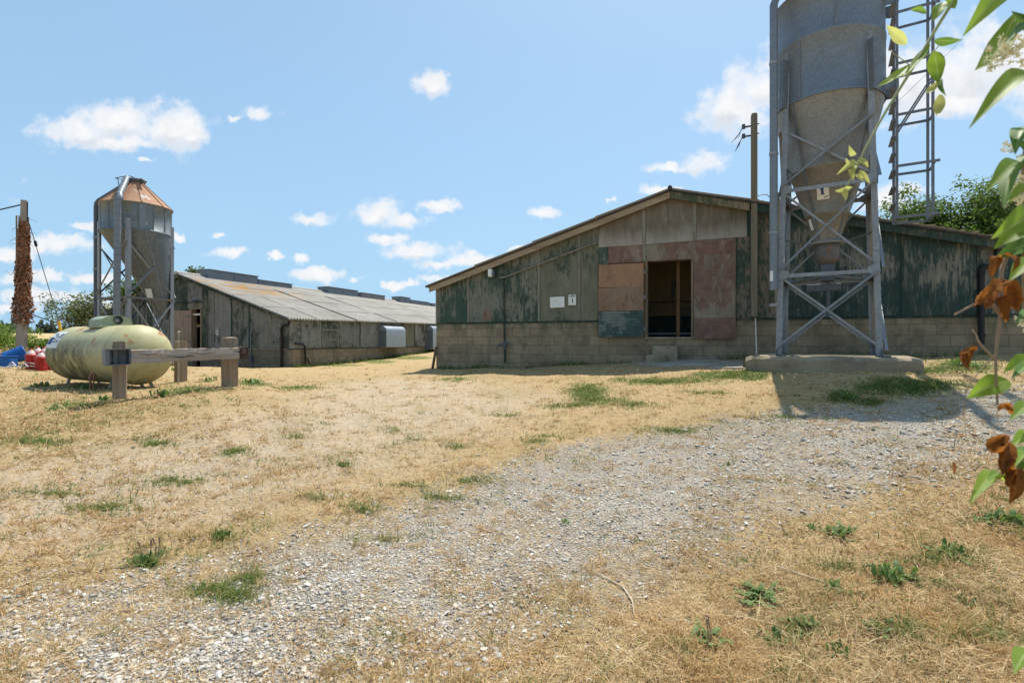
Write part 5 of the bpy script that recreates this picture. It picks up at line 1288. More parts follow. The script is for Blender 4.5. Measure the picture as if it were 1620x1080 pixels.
# =================================================================== sleeper posts and the rail
def sleeper(name, cx, cy, rz, w, d, z0, z1, mat, label, cat='post', lean=(0,0), group=None):
    """A weathered upright with a worn top and uneven edges."""
    rr = random.Random(int((cx+99)*100)); nz = 12; vs = []; ring = [(-1,-1),(-.3,-1.02),(.4,-1.0),(1,-1),(1.0,-.2),(1,1),(.2,1),(-.5,1.01),(-1,1),(-1.01,.1)]
    k = len(ring)
    for i in range(nz+1):
        t = i/nz; z = z0+(z1-z0)*t; tp = 1-.05*(t > .93)-.06*(t > .98)
        for a, b in ring: vs.append((a*w/2*tp+rr.uniform(-.004,.004)+lean[0]*t, b*d/2*tp+rr.uniform(-.004,.004)+lean[1]*t, z+(rr.uniform(-.012,.006) if i == nz else 0)))
    fs = [(i*k+j, i*k+(j+1) % k, (i+1)*k+(j+1) % k, (i+1)*k+j) for i in range(nz) for j in range(k)]+[tuple(range(nz*k, nz*k+k))]
    mb = MB(); mb.add(vs, fs); o = mb.build(name, mat, None, .008); o.location = (cx, cy, 0); o.rotation_euler = (0,0,rz)
    return tag(o, label, cat, group)
def base_z(x, y): return g1(x, y)-.2
pL = on_ground(185.5, 631); pR = on_ground(361, 612.5); pM = on_ground(286, 604)
dv = Vector((pR.x-pL.x, pR.y-pL.y, 0)); ra = math.atan2(dv.y, dv.x)
px_w = lambda p, n: n/F*p.y
ztopf = lambda p, py: EYE+(CY-py)/F*p.y
sleeper('timber_post', pL.x, pL.y+.05, ra-.35, px_w(pL, 17.5), .12, base_z(pL.x, pL.y), ztopf(pL, 539.5), M['sleeper_v'], 'slim weathered timber post behind the open steel end of the rail', group='posts by the gas tank')
sleeper('timber_post', pR.x, pR.y+.05, ra-.4, px_w(pR, 23.5), .13, base_z(pR.x, pR.y), ztopf(pR, 533.5), M['sleeper_v'], 'broad square topped timber post crossed by the rail near the long barn', group='posts by the gas tank')
sleeper('timber_post', pM.x, pM.y, ra+.1, px_w(pM, 15.5), .14, base_z(pM.x, pM.y), ztopf(pM, 539.5), M['sleeper_v'], 'short timber post standing on its own behind the middle of the rail', group='posts by the gas tank')
# rail
r0 = P(203, 564, pL.y-.10); r1 = P(381, 558.5, pR.y-.10)
rl = empty('rail', r0, 0, 'split horizontal timber rail on two posts with a hollow steel end', 'rail')
rd_ = (r1-r0); rlen = rd_.length; rl.rotation_euler = (0, -math.asin(rd_.z/rlen), math.atan2(rd_.y, rd_.x))
hR = .5*19.5/F*pL.y; rr = random.Random(3); ns = 40; vs = []; ring = [(-1,-1),(-1.05,-.3),(-1,.35),(-.9,1),(0,1.05),(.9,1),(1,.3),(1,-1),(0,-1.02)]; k = len(ring)
for i in range(ns+1):
    t = i/ns; x = rlen*t
    for a, b in ring:
        y = a*.085+rr.uniform(-.005,.005); z = b*hR*(1+.03*math.sin(t*14)+.02*math.sin(t*31))+rr.uniform(-.005,.005)
        if abs(b) < .4 and a < 0: y += .020*max(0, math.sin(t*7+b*2.0+.8))**6+.012*max(0, math.sin(t*17+b*3))**8     # long splits
        vs.append((x, y, z))
fs = [(i*k+j, i*k+(j+1) % k, (i+1)*k+(j+1) % k, (i+1)*k+j) for i in range(ns) for j in range(k)]+[tuple(range(k-1,-1,-1)), tuple(range(ns*k, ns*k+k))]
mb = MB(); mb.add(vs, fs); mb.build('beam', M['sleeper_h'], rl)
mb = MB()
for x0, x1, z, w in ((.45, .95, -.02, .010), (.08, .42, .03, .006), (.75, 1.3, .02, .005), (1.45, 1.7, .03, .007)):
    n = 12; pts = [(x0+(x1-x0)*t*rlen/1.9, -.0895, hR*(z/.09)+.008*math.sin(t*9)) for t in np.linspace(0,1,n)]
    mb.tube(pts, [w*math.sin(math.pi*(i+.5)/n) for i in range(n)], 6)
mb.build('split', M['ink'], rl)
mb = MB(); bx = -.295; t_ = .012; s = hR+.012
mb.box(bx, 0.01, -.10, .10, s, s+t_); mb.box(bx, 0.01, -.10, .10, -s-t_, -s); mb.box(bx, bx+.05, -.10, .10, -s, s); mb.box(bx+.05, .01, .06, .07, -s, s); mb.box(bx-.02, .02, -.11, -.085, s+t_, s+t_+.008)
mb.build('steel_end', M['vent_grey'], rl, .003)
mb = MB(); mb.box(-.012, .012, -.098, .098, -s, s)
for x in (-.18, -.11): mb.box(x, x+.015, .03, .058, -s, s)
mb.build('end_web', M['steel_dark'], rl)
mb = MB(); mb.box(rlen-.055, rlen+.09, -.098, .098, -hR-.012, hR+.008); o_ = mb.build('end_cap', plain('dark_rusty_plate', (.055,.035,.028), .8, var=.5), rl, .006)
mb = MB(); mb.box(rlen-.02, rlen+.05, -.106, -.0985, 0, hR*.8); mb.build('cap_plate', plain('dull_red_plate', (.15,.085,.07), .8, var=.4), o_, .003)
for p_, xx in ((pL, -.14), (pR, rlen-.23)):
    pass
# thin rod
p = on_ground(282, 608); mb = MB(); zt = EYE+(CY-527)/F*p.y; mb.tube([(p.x, p.y, p.z-.1), (p.x+.01, p.y, zt)], .012, 6); mb.lathe([(0, zt), (.028, zt+.01), (.03, zt+.03), (0, zt+.045)], 8, (p.x+.01, p.y)); tag(mb.build('marker_rod', M['tank_leg'], None), 'thin pale rod standing against the short timber post', 'rod')

# =================================================================== old pole wrapped in dead ivy
pl = Vector(((34-CX)/F*17, 17.0, 0)); gp = g1(pl.x, pl.y); zt = EYE+(CY-317)/F*17
po2 = empty('utility_pole', (pl.x, pl.y, 0), 0, 'round wooden pole thickly wrapped in dead brown ivy', 'pole')
mb = MB(); mb.tube([(.0, 0, gp-.3), (.015, 0, gp+1.5), (.09, 0, zt)], [.15, .14, .085], 16); mb.build('shaft', M['pole_wood'], po2)
def leaf_cloud(c, size, rng, n_, up=.3):
    q = rng.normal(0, 1, (n_, 3)); q[:,2] += up; q /= np.linalg.norm(q, axis=1)[:,None]
    return q
def quads(name, C, N, S, mat, parent=None, asp=.6):
    """leaf faces centred at C with normals N and size S: a folded pair of triangles each"""
    n = len(C); r = RNG.normal(0, 1, (n, 3)); T = np.cross(N, r); T /= np.linalg.norm(T, axis=1)[:,None]+1e-9; Bv = np.cross(N, T)
    S = S[:,None]; V = np.stack([C-T*S*.5, C+Bv*S*asp*.5+N*S*.12, C+T*S*.5, C-Bv*S*asp*.5+N*S*.12], 1).reshape(-1, 3)
    f = np.arange(n)[:,None]*4; F_ = np.concatenate([f+np.array([0,1,2])[None], f+np.array([0,2,3])[None]])
    return np_mesh(name, V, F_, mat, False, parent)
n = 4200; t = RNG.random(n)**.85; zlo = EYE+(CY-512)/F*17; zhi = EYE+(CY-352)/F*17
zz_ = zlo+(zhi-zlo)*t; th = RNG.uniform(0, 6.283, n); rad = .085+(.17-.155*t)*RNG.uniform(.2, 1.05, n)+.045*np.sin(zz_*5+th*2)*(1-t*.85)+.02
xc = .02+.07*(zz_-gp)/(zt-gp)
C = np.c_[xc+rad*np.cos(th), rad*np.sin(th), zz_]; N = np.c_[np.cos(th), np.sin(th), np.full(n, .1)]+RNG.normal(0, .45, (n, 3)); N /= np.linalg.norm(N, axis=1)[:,None]
quads('dead_ivy', C, N, RNG.uniform(.05, .12, n), M['ivy'], po2, .8)
mb = MB()
for i in range(34):
    z = random.uniform(zlo, zhi+.3); a = random.uniform(0, 6.28); L = random.uniform(.1, .3); x0 = .05+.16*math.cos(a); y0 = .16*math.sin(a)
    mb.tube([(x0, y0, z), (x0+L*.6*math.cos(a), y0+L*.6*math.sin(a), z+random.uniform(-.1,.05)), (x0+L*math.cos(a), y0+L*math.sin(a), z+random.uniform(-.25,.1))], [.008, .006, .003], 5)
for i in range(7):
    a = random.uniform(0, 6.28); mb.tube([(.03+.15*math.cos(a+z*.3), .15*math.sin(a+z*.3), z) for z in np.linspace(gp+1, zhi+.2, 16)], .016, 6)
mb.build('ivy_stem', M['twig'], po2)
mb = MB(); mb.tube([(.2, 0, zt-.05), (.2, .0, zt-.3), (.19, 0, zt-1.1), (.15, 0, zt-1.5)], .018, 6); mb.build('cable_tail', M['black'], po2)
def wire(name, a, b, sag, r, label, mat=None):
    pts = [Vector(a)*(1-t)+Vector(b)*t-Vector((0,0,sag*4*t*(1-t))) for t in np.linspace(0, 1, 24)]
    mb = MB(); mb.tube(pts, r, 6); return mb.build(name, mat or M['black'], None)
top = Vector((pl.x+.09, pl.y, zt-.12))
o = wire('overhead_cable', top, P(-420, 365, 15.5), .35, .022, ''); tag(o, 'thick black overhead cable leaving the top of the ivy wrapped pole', 'cable')
gy = on_ground(104, 556); gy = P(104, 530, 17.6); gyg = Vector((gy.x, gy.y, g1(gy.x, gy.y)))
a_ = Vector((pl.x+.1, pl.y, zt-.25)); b_ = P(93, 508, 17.5); e_ = gyg
stay = empty('stay_wire', a_, 0, 'thin stay wire slanting down from the ivy wrapped pole to a yellow guard', 'wire')
mb = MB(); mb.tube([Vector((0,0,0)), b_-a_, e_-a_], .012, 6); mb.build('strand', M['steel_dark'], stay)
mb = MB(); m_ = (b_-a_)*.31; mb.tube([m_+Vector((-.01,0,.09)), m_+Vector((.03,0,-.09))], .04, 8); mb.build('insulator', M['black'], stay)
mb = MB(); mb.tube([b_-a_, (e_-a_)*.55+(b_-a_)*.45, e_-a_], .045, 10); mb.build('guard_tube', M['yellow'], stay)
o = wire('low_cable', Vector((pl.x+.18, pl.y, EYE+(CY-494)/F*17)), P(150, 512, 30), .25, .018, ''); tag(o, 'low cable running from the ivy wrapped pole into the pale tree', 'cable')
# stay off the ladder of the tall silo
q = S1.world(1.47, 0); o = wire('guy_wire', Vector((S1.world(.9, 0)[0], S1.world(.9, 0)[1], Z(4.0))), P(1524, 60, 14), .02, .005, ''); tag(o, 'hair thin wire crossing the white cloud beside the caged ladder', 'wire')

# =================================================================== red drinkers and blue tubs
dr_mesh = []
def drinker(x, y, n_rib, h, label):
    z0 = g1(x, y); e = empty('poultry_drinker', (x, y, z0), random.uniform(0, 6), label, 'drinker', 'stacked red drinkers by the gas tank')
    prof = [(.08, 0)]; h *= .92
    for i in range(n_rib):
        za = h*i/n_rib; zb = h*(i+1)/n_rib; prof += [(.10, za+.004), (.135, za+.012), (.135, za+(zb-za)*.45), (.105, za+(zb-za)*.62), (.10, zb-.004)]
    prof += [(.10, h)]
    mb = MB(); mb.lathe(prof, 20); mb.build('ribbed_stack', M['red'], e)
    mb = MB(); mb.lathe([(.10, h), (.095, h+.015), (.05, h+.085), (.03, h+.105), (.0, h+.11)], 20); mb.build('cone_top', M['red_white'], e)
    mb = MB(); mb.lathe([(.03, h+.11), (.034, h+.14), (0, h+.15)], 12); mb.build('knob', M['red'], e)
    return e
g = on_ground(49, 580); Yc = 13.6
def spot(px, Y): return ((px-CX)/F*Y, Y)
for px, Y, nr, h, lab in ((49, 13.4, 8, .42, 'red ribbed drinker stack nearest the blue tub, at the end of the row'), (65, 13.3, 8, .41, 'red ribbed drinker stack with the full white cone, in front of the row'),
                         (60, 14.0, 8, .46, 'red ribbed drinker stack peeping out between the two front stacks'), (70.5, 13.9, 8, .46, 'red ribbed drinker stack just behind the one with the full white cone'), (77, 13.6, 8, .47, 'red ribbed drinker stack half hidden by the end of the gas tank')):
    x, y = spot(px, Y); drinker(x, y, nr, h, lab)
x, y = spot(22, 14.2); z0 = g1(x, y)
e = empty('water_tub', (x, y, z0+.20), .5, 'big blue plastic tub tipped on its side by the red drinkers', 'tub')
mb = MB(); prof = [(r_*.55, z_*.66) for r_, z_ in [(.26, -.36), (.40, .28), (.43, .30), (.43, .33), (.40, .33), (.375, .29), (.24, -.33), (0, -.33)]]
mb.lathe(prof, 28); mb.lathe([(.26*.55, -.24), (0, -.24)], 28); o = mb.build('shell', M['blue'], e); o.rotation_euler = (0, R(74), R(25)); o.location = (0,0,.06)
x, y = spot(8, 13.6); z0 = g1(x, y); e = empty('crate', (x, y, z0), .25, 'small bright blue box in front of the tipped blue tub', 'box')
mb = MB(); mb.box(-.2, .2, -.15, .15, 0, .03); mb.box(-.2, .2, -.15, -.13, .03, .26); mb.box(-.2, .2, .13, .15, .03, .26); mb.box(-.2, -.18, -.13, .13, .03, .26); mb.box(.18, .2, -.13, .13, .03, .26); mb.build('walls', M['blue'], e, .006)
mb = MB(); mb.box(-.215, .215, -.165, .165, .262, .285); mb.build('rim', M['blue'], e, .004)
x, y = spot(30, 13.3); z0 = g1(x, y); mb = MB()
for i in range(9):
    a = random.uniform(0, 6.28); p0 = Vector((x+random.uniform(-.2,.2), y+random.uniform(-.1,.1), z0+random.uniform(.02,.12))); mb.tube([p0, p0+Vector((math.cos(a)*.15, math.sin(a)*.1, random.uniform(.0,.12))), p0+Vector((math.cos(a)*.3, math.sin(a)*.2, .03))], .014, 6)
tag(mb.build('hose_tangle', plain('pale_hose', (.55,.52,.5), .6), None), 'tangle of pale hose on the straw between blue box and red stacks', 'hose')
# =================================================================== trees and bushes
def tree(name, x, y, base, height, rad, mat, label, n_leaf, leaf, blobs=9, trunk=.22, squash=.8, low=.35, group=None, seed=1, droop=0.0, cat='tree', open_=.0):
    rg = np.random.default_rng(seed); rr = random.Random(seed)
    e = empty(name, (x, y, base), 0, label, cat, group)
    hc = height*(low+(1-low)/2); cr = height*(1-low)/2
    cs = []
    for i in range(blobs):
        a = rr.uniform(0, 6.28); el = rr.uniform(-.9, 1); q = rr.uniform(.35, .78)
        cs.append((Vector((math.cos(a)*rad*q*math.sqrt(1-el*el*.6), math.sin(a)*rad*q*math.sqrt(1-el*el*.6), hc+el*cr*q*.95)), rr.uniform(.30, .52)*min(rad, cr*1.1)))
    cs.append((Vector((0, 0, hc)), .5*min(rad, cr)))
    mb = MB(); mb.tube([(0,0,-.3), (.03*height*.3, 0, height*low*.5), (0, .02*height*.3, height*low), (0,0,hc)], [trunk, trunk*.8, trunk*.62, trunk*.3], 10)
    for c, r in cs[:-1]:
        s = Vector((0, 0, height*low*rr.uniform(.7, 1.1))); m = (s+c)/2+Vector((0, 0, .08*height)); mb.tube([s, m, c], [trunk*.42, trunk*.25, trunk*.06], 7)
        for k in range(3):
            d = Vector((rr.gauss(0,1), rr.gauss(0,1), rr.gauss(.3,.7))).normalized()*r*.9; mb.tube([c, c+d*.5, c+d], [trunk*.07, trunk*.05, trunk*.02], 5)
    mb.build('trunk', M['bark'], e)
    w = np.array([r**2 for _, r in cs]); idx = rg.choice(len(cs), n_leaf, p=w/w.sum())
    cc = np.array([tuple(c) for c, _ in cs])[idx]; cr_ = np.array([r for _, r in cs])[idx]
    d = rg.normal(0, 1, (n_leaf, 3)); d /= np.linalg.norm(d, axis=1)[:,None]
    # twig-sized clumps so that the outline is ragged and the sky shows through
    sub = rg.normal(0, 1, (len(cs), 26, 3)); sub /= np.linalg.norm(sub, axis=2)[...,None]
    pick = sub[idx, rg.integers(0, 26, n_leaf)]; q = rg.random(n_leaf) < .68
    dd = np.where(q[:,None], pick*rg.uniform(.7, 1.12, (n_leaf, 1))+rg.normal(0, .13, (n_leaf, 3)), d*(rg.random((n_leaf, 1))**.45))
    C = cc+dd*cr_[:,None]*np.array([1, 1, squash])
    if droop: C[:,2] -= droop*rg.random(n_leaf)**2*(np.abs(dd[:,2]) < .7)
    N = d+np.array([0, 0, .7]); N /= np.linalg.norm(N, axis=1)[:,None]
    o = quads('crown', C, N, rg.uniform(.6, 1.3, n_leaf)*leaf, mat, e, .62)
    return e
def at_px(px, Y): return (px-CX)/F*Y
x = at_px(1496, 27); tree('broadleaf_tree', x, 27, g1(x, 27), 8.7, 3.4, M['tree_a'], 'round green broadleaf tree rising behind the barn roof next to the caged ladder', 52000, .17, 30, .25, .85, .16, seed=4)
x = at_px(122, 38); tree('willow_tree', x, 38, g1(x, 38), (540-462)/F*38+1.3, 2.1, M['tree_b'], 'loose grey green tree with drooping sprays beyond the gas tank', 5200, .17, 13, .14, .9, .2, seed=8, droop=1.1)
x = at_px(222, 44); tree('dark_tree', x, 44, g1(x, 44), (540-425)/F*44+1.2, 2.5, M['tree_a'], 'dense dark tree seen between the legs of the rusty roofed silo', 8000, .23, 11, .2, .9, .22, seed=12)
x = at_px(299, 46); tree('dark_tree', x, 46, g1(x, 46), (540-417)/F*46+1.2, 2.1, M['tree_c'], 'olive crowned tree peeping over the ridge of the long grey barn', 6500, .23, 10, .2, .9, .25, seed=16)
x = at_px(182, 50); tree('dark_tree', x, 50, g1(x, 50), (540-488)/F*50+1.2, 1.5, M['tree_b'], 'low pale tree filling the gap between the two filling pipes', 2600, .2, 9, .15, .9, .15, seed=19)
def bush(x, y, w, h, mat, label, n, leaf, seed, group=None, cat='bush'):
    rg = np.random.default_rng(seed); rr = random.Random(seed); e = empty('bush', (x, y, g1(x, y)), 0, label, cat, group)
    cs = [(Vector((rr.uniform(-.6,.6)*w, rr.uniform(-.4,.4)*w, h*rr.uniform(.25,.72))), rr.uniform(.25,.42)*min(w*1.2, h)) for _ in range(9)]
    idx = rg.integers(0, 9, n); d = rg.normal(0, 1, (n, 3)); d /= np.linalg.norm(d, axis=1)[:,None]
    sub = rg.normal(0, 1, (9, 22, 3)); sub /= np.linalg.norm(sub, axis=2)[...,None]
    dd = np.where((rg.random(n) < .6)[:,None], sub[idx, rg.integers(0, 22, n)]+rg.normal(0, .15, (n, 3)), d*rg.random((n, 1))**.4)
    C = np.array([tuple(c) for c, _ in cs])[idx]+dd*np.array([r for _, r in cs])[idx][:,None]; C[:,2] = np.maximum(C[:,2], .02)
    N = d+np.array([0,0,.8]); N /= np.linalg.norm(N, axis=1)[:,None]
    quads('foliage', C, N, rg.uniform(.6,1.3,n)*leaf, mat, e, .6)
    mb = MB()
    for c, r in cs: mb.tube([(c.x*.2, c.y*.2, -.1), (c.x*.6, c.y*.6, c.z*.6), c], [.03, .02, .008], 5)
    mb.build('stem', M['bark'], e); return e
for px, Y, w, py, lab, sd in ((2, 24, 1.4, 515, 'bright green bush on the far side of the ivy pole from the tank', 31), (24, 26, 1.3, 519, 'bright green bush directly behind the ivy wrapped pole', 32), (56, 23, 1.3, 534, 'low bright green bush behind the red drinkers', 33), (-30, 22, 1.8, 512, 'tall bright green bush farthest along the hedge from the tank', 34)):
    x = at_px(px, Y); bush(x, Y, w, max(.6, EYE+(540-py)/F*Y-g1(x, Y))*.98, M['hedge'], lab, 3600, .10, sd, 'bushes along the yard edge')
x = at_px(90, 21); bush(x, 21, .6, .8, M['tree_c'], 'dark shrub at the foot of the yellow stay guard', 1500, .10, 36)
# far wood along the skyline: one mass
n = 15000; t = RNG.random(n); px = -260+t*760; keep = RNG.random(n) < np.where((px > 52) & (px < 58), .1, 1); Y = 205+RNG.normal(0, 4, n)
hh = 2.1+1.0*np.sin(px*.11)+.7*np.sin(px*.31+1)+.5*np.sin(px*.7); X = (px-CX)/F*Y; zb = gz(X, Y)
C = np.c_[X, Y, zb+RNG.random(n)**.8*np.maximum(hh, .6)*1.6]; N = RNG.normal(0, 1, (n, 3))+np.array([0,0,.8]); N /= np.linalg.norm(N, axis=1)[:,None]
o = quads('far_wood', C[keep], N[keep], RNG.uniform(.6, 1.5, n)[keep], M['far_wood'], None, .8); tag(o, kind='stuff')
# rough tall grass by the hedge
def tall_grass():
    n = 5200; px = RNG.uniform(-200, 150, n); Y = RNG.uniform(14.3, 22, n); x = (px-CX)/F*Y
    k = RNG.random(n) < .7
    o = blades('tall_grass', x[k], Y[k], M['straw'], .15, .5, .0035, 1.05, 4, .5, .7); tag(o, kind='stuff')
    for nm, n, mt, lo, hi in (('bank_grass', 9000, 'straw_gold', .05, .15), ('bank_green_grass', 3800, 'grass', .04, .12)):
        px = RNG.uniform(-350, 430, n); py = RNG.uniform(592, 712, n); k = py < 712-.26*np.maximum(px, 0); a, b = gpx(px[k], py[k]); q = noise2(a*1.4, b*1.4, 91 if lo == .05 else 95) > (-.1 if lo == .05 else .12)
        tag(blades(nm, a[q], b[q], M[mt], lo, hi, .0030, .8, 3, 1.0, 1.2), kind='stuff')
    # nettles and rank green at the foot of walls
    n = 3000; a = RNG.uniform(.1, 12, n); v = -np.abs(RNG.normal(0, .10, n))-.02; w = np.array([B1.world(p, q) for p, q in zip(a, v)])
    dok = ~((a > dL-.3) & (a < dR+.5)) & (RNG.random(n) < .25+.6*(np.sin(a*2.1)+np.sin(a*5.3) > .3))
    o = blades('wall_foot_grass', w[dok,0], w[dok,1], M['grass'], .05, .17, .004, 1.0, 3, .6); tag(o, kind='stuff')
    n = 1800; a = RNG.uniform(0, 17, n); v = np.abs(RNG.normal(0, .15, n))+.03; w = np.array([B2.world(W2+q, p) for p, q in zip(a, v)])
    o = blades('wall_foot_grass', w[:,0], w[:,1], M['grass'], .06, .24, .004, 1.0, 3, .6); tag(o, kind='stuff')

# =================================================================== weeds
def leaf_mesh(base, tip, width, face, mat, name='leaf', parent=None, curl=.12, fold=.35, nl=10, nw=6, shape=1.0, ragged=0, twist=0.0):
    """A curved, folded leaf blade between two points; 'face' is roughly where its upper side looks."""
    base = Vector(base); tip = Vector(tip); d = tip-base; L = d.length; d.normalize(); f = Vector(face).normalized(); s = d.cross(f).normalized(); nrm = s.cross(d).normalized()
    rr = random.Random(int(L*1e6) % 99991); vs = []; al = []; ac = []
    for i in range(nl+1):
        t = i/nl; c = base+d*L*t+nrm*curl*L*math.sin(math.pi*t)
        w = width*.5*max(0, math.sin(math.pi*min(1, (t*.97+.02))**.78))**shape*(1-.15*t)
        tw = twist*(t-.3)
        s2_ = (s*math.cos(tw)+nrm*math.sin(tw)); n2 = (nrm*math.cos(tw)-s*math.sin(tw))
        for j in range(nw+1):
            q = -1+2*j/nw; rg_ = 1+(rr.uniform(-ragged, ragged) if abs(q) > .9 else 0)
            jit = Vector((rr.gauss(0,1), rr.gauss(0,1), rr.gauss(0,1)))*width*ragged*.16 if ragged and 0 < i < nl else Vector((0,0,0))
            p = c+jit+s2_*q*w*rg_+n2*(abs(q)*w*fold+.05*w*math.sin(t*16+q*2)+(rr.uniform(-ragged, ragged)*w*.8 if ragged else 0))
            vs.append(p); al.append(t); ac.append(q)
    fs = [(i*(nw+1)+j, i*(nw+1)+j+1, (i+1)*(nw+1)+j+1, (i+1)*(nw+1)+j) for i in range(nl) for j in range(nw)]
    o = MB().add(vs, fs, 0, True).build(name, mat, parent, fix=False)
    for nm, arr in (('along', al), ('across', ac)):
        at = o.data.attributes.new(nm, 'FLOAT', 'POINT'); at.data.foreach_set('value', arr)
    return o
def weed(px, py, size, n, label, seed, flat=.5, mat='weed', wide=.32, stalk=0):
    rr = random.Random(seed); p = on_ground(px, py); e = empty('weed', p, rr.uniform(0, 6), label, 'weed', 'green weeds in the dry turf')
    V = MB()
    for i in range(int(n*1.7)):
        a = i*2.399+rr.uniform(-.4,.4); el = min(1.4, flat*rr.uniform(.3, 2.2)); L = size*rr.uniform(.35, 1.05); d = Vector((math.cos(a)*math.cos(el), math.sin(a)*math.cos(el), math.sin(el)))
        s = Vector((-math.sin(a), math.cos(a), 0)); u = d.cross(s)*-1; w = L*wide*rr.uniform(.8,1.2)
        o0 = Vector((rr.gauss(0,.42)*size, rr.gauss(0,.3)*size, .0)); vs = []
        for k in range(6):
            t = k/5; c = o0+d*L*t+Vector((0,0,-.35*L*t*t)); c.z = max(c.z, .006); ww = w*.42*math.sin(math.pi*(t*.9+.07))**.8*(1+.38*math.sin(k*2.9+i))
            vs += [c-s*ww+u*ww*.3, c, c+s*ww+u*ww*.3]
        V.add(vs, [(3*k+j, 3*k+j+1, 3*k+j+4, 3*k+j+3) for k in range(5) for j in range(2)], 0, True)
    V.build('leaves', M[mat], e, fix=False)
    if stalk:
        for k in range(stalk):
            mb = MB(); q = Vector((rr.uniform(-.06,.06), rr.uniform(-.06,.06), 0)); mb.tube([q, q+Vector((rr.uniform(-.02,.02), 0, size*.8)), q+Vector((rr.uniform(-.04,.04), 0, size*1.3))], [.003, .003, .006], 5); mb.build('seed_stalk', M['twig'], e)
    return e
WEEDS = [(1330,845,.10,26,'leafy dark green weed at the upper edge of the dry turf corner',.6,0),(1408,916,.12,34,'largest jagged green weed out in the dry turf',.7,0),(1200,938,.11,34,'sprawling green weed beside pale straw stalks near the gravel edge',.45,0),
 (1326,940,.075,22,'small jagged weed between the sprawling and the largest one',.6,0),(1118,1008,.09,24,'broad leaved grey green weed with two brown seed stalks',.5,2),(1272,990,.08,24,'trailing weed with small leaves low in the dry turf',.5,0),
 (1505,880,.10,22,'pale green spiky weed under the shrub side of the dry turf',.9,0),(1285,833,.06,14,'tiny green weed next to the leafy dark one',.6,0),(1385,998,.07,16,'flat weed with narrow leaves in the middle of the straw',.4,0),
 (1525,958,.06,14,'little bright weed beneath the dry stems',.7,0),(1590,822,.12,34,'wide patch of leafy weed by the shrub',.6,0),(1310,665,.06,12,'solitary upright weed on the gravel by the slab shadow',1.2,3),(1153,734,.05,14,'lone small weed in the middle of the gravel track',.9,0),
 (232,886,.10,22,'dark dock like weed with red stalks on the pale track',.8,4),(258,872,.05,12,'little grey weed just beyond the dock',.6,0),(352,846,.07,22,'tufted weed on the pale track under the post',1.0,0),(1230,1010,.08,18,'straggling weed among brown stalks',.8,0),(1325,1030,.07,16,'thin bladed green weed close to the bottom corner',1.1,0),(895,826,.05,12,'small green sprig on the stones',.7,0)]
for i, (px, py, sz, n, lab, fl, stk) in enumerate(WEEDS):
    weed(px, py, sz*1.05, int(n*1.3), lab, 100+i, fl, 'weed', .27, stk)
BANKW = [(400,608,.22,26,'green weed at the foot of the broad timber post'),(330,603,.20,24,'dark leafy weed in the shade beside the broad post'),(255,625,.18,26,'bright leafy weed in front of the gas tank between two posts'),(215,607,.2,24,'weed clump growing against the slim post'),(280,586,.25,30,'dark weed by the end of the gas tank'),(130,617,.2,30,'weed clump in the shade under the gas tank'),(60,610,.2,26,'weed clump on the straw before the shaded tank legs'),
 (1520,579,.22,30,'pale tangled weed at the end of the concrete slab'),(1340,628,.14,26,'short dark weed inside the silo shadow'),(165,632,.14,22,'little weed by the shadow of the slim post'),(90,650,.15,22,'weed half sunk in the brown bank')]
for i, (px, py, sz, n, lab) in enumerate(BANKW): weed(px, py, sz, n, lab, 200+i, .75, 'weed', .3)
# bleached twigs lying about
for i, (pts, lab) in enumerate(((((945,905),(985,925),(1000,945),(1003,968)), 'bent bleached twig lying where gravel meets dry turf'), (((1230,900),(1300,928),(1330,948)), 'straight pale stalk lying across the dry turf'), (((1590,905),(1618,925)), 'short pale stalk lying by the shrub'))):
    mb = MB(); q = [on_ground(*p)+Vector((0,0,.012)) for p in pts]; mb.tube(q, [.005]*(len(q)-1)+[.002], 6); tag(mb.build('twig', M['pale_twig'], None), lab, 'twig')

# =================================================================== flowering shrub reaching in beside the lens
sh = empty('flowering_shrub', (1.55, .80, g1(1.55, .80)), 0, 'leafy shrub branch with long green and dead brown leaves and cream flower heads', 'shrub')
sb = Vector(sh.location)
def SP(px, py, Y): return P(px, py, Y)-sb
def stem(pts, r0, r1, mat='twig'):
    q = [SP(*p) for p in pts]; n = len(q); mb = MB(); sm = []
    for i in range(n-1):
        for k in range(4): sm.append(q[i].lerp(q[i+1], k/4))
    sm.append(q[-1]); m = len(sm)
    # light smoothing keeps bends natural
    for _ in range(2): sm = [sm[0]]+[(sm[i-1]+sm[i]*2+sm[i+1])/4 for i in range(1, m-1)]+[sm[-1]]
    mb.tube(sm, [r0+(r1-r0)*i/(m-1) for i in range(m)], 8); return mb.build('stem', M[mat], sh)
mb = MB()
for k, (a, b) in enumerate((((0,0,-.05), (1720,330,.86)), ((.03,.05,-.05), (1730,-60,.85)), ((-.04,.03,-.05), (1700,700,.85)))):
    t = SP(*b); mb.tube([Vector(a), Vector(a).lerp(t, .5)+Vector((.12,0,0)), t], [.016, .012, .007], 8)
mb.build('main_stem', M['twig'], sh)
stem([(1730,-60,.85), (1600,-60,.9), (1515,-12,1.0), (1452,95,1.0), (1400,178,1.0), (1366,240,1.0), (1342,292,1.0), (1334,304,1.0)], .0042, .0011, 'twig_green')
stem([(1366,240,1.0), (1352,262,1.0)], .0012, .0006, 'twig_green'); stem([(1452,95,1.0), (1478,82,.99), (1487,70,.99)], .0012, .0008, 'twig_green'); stem([(1440,104,1.0), (1405,78,1.0)], .001, .0006, 'twig_green')
stem([(1730,-60,.85), (1650,20,.84), (1612,35,.84), (1598,60,.84)], .003, .0015); stem([(1720,330,.86), (1640,320,.84), (1600,392,.83), (1583,425,.82), (1584,500,.82), (1574,562,.82), (1578,640,.82)], .0048, .0016)
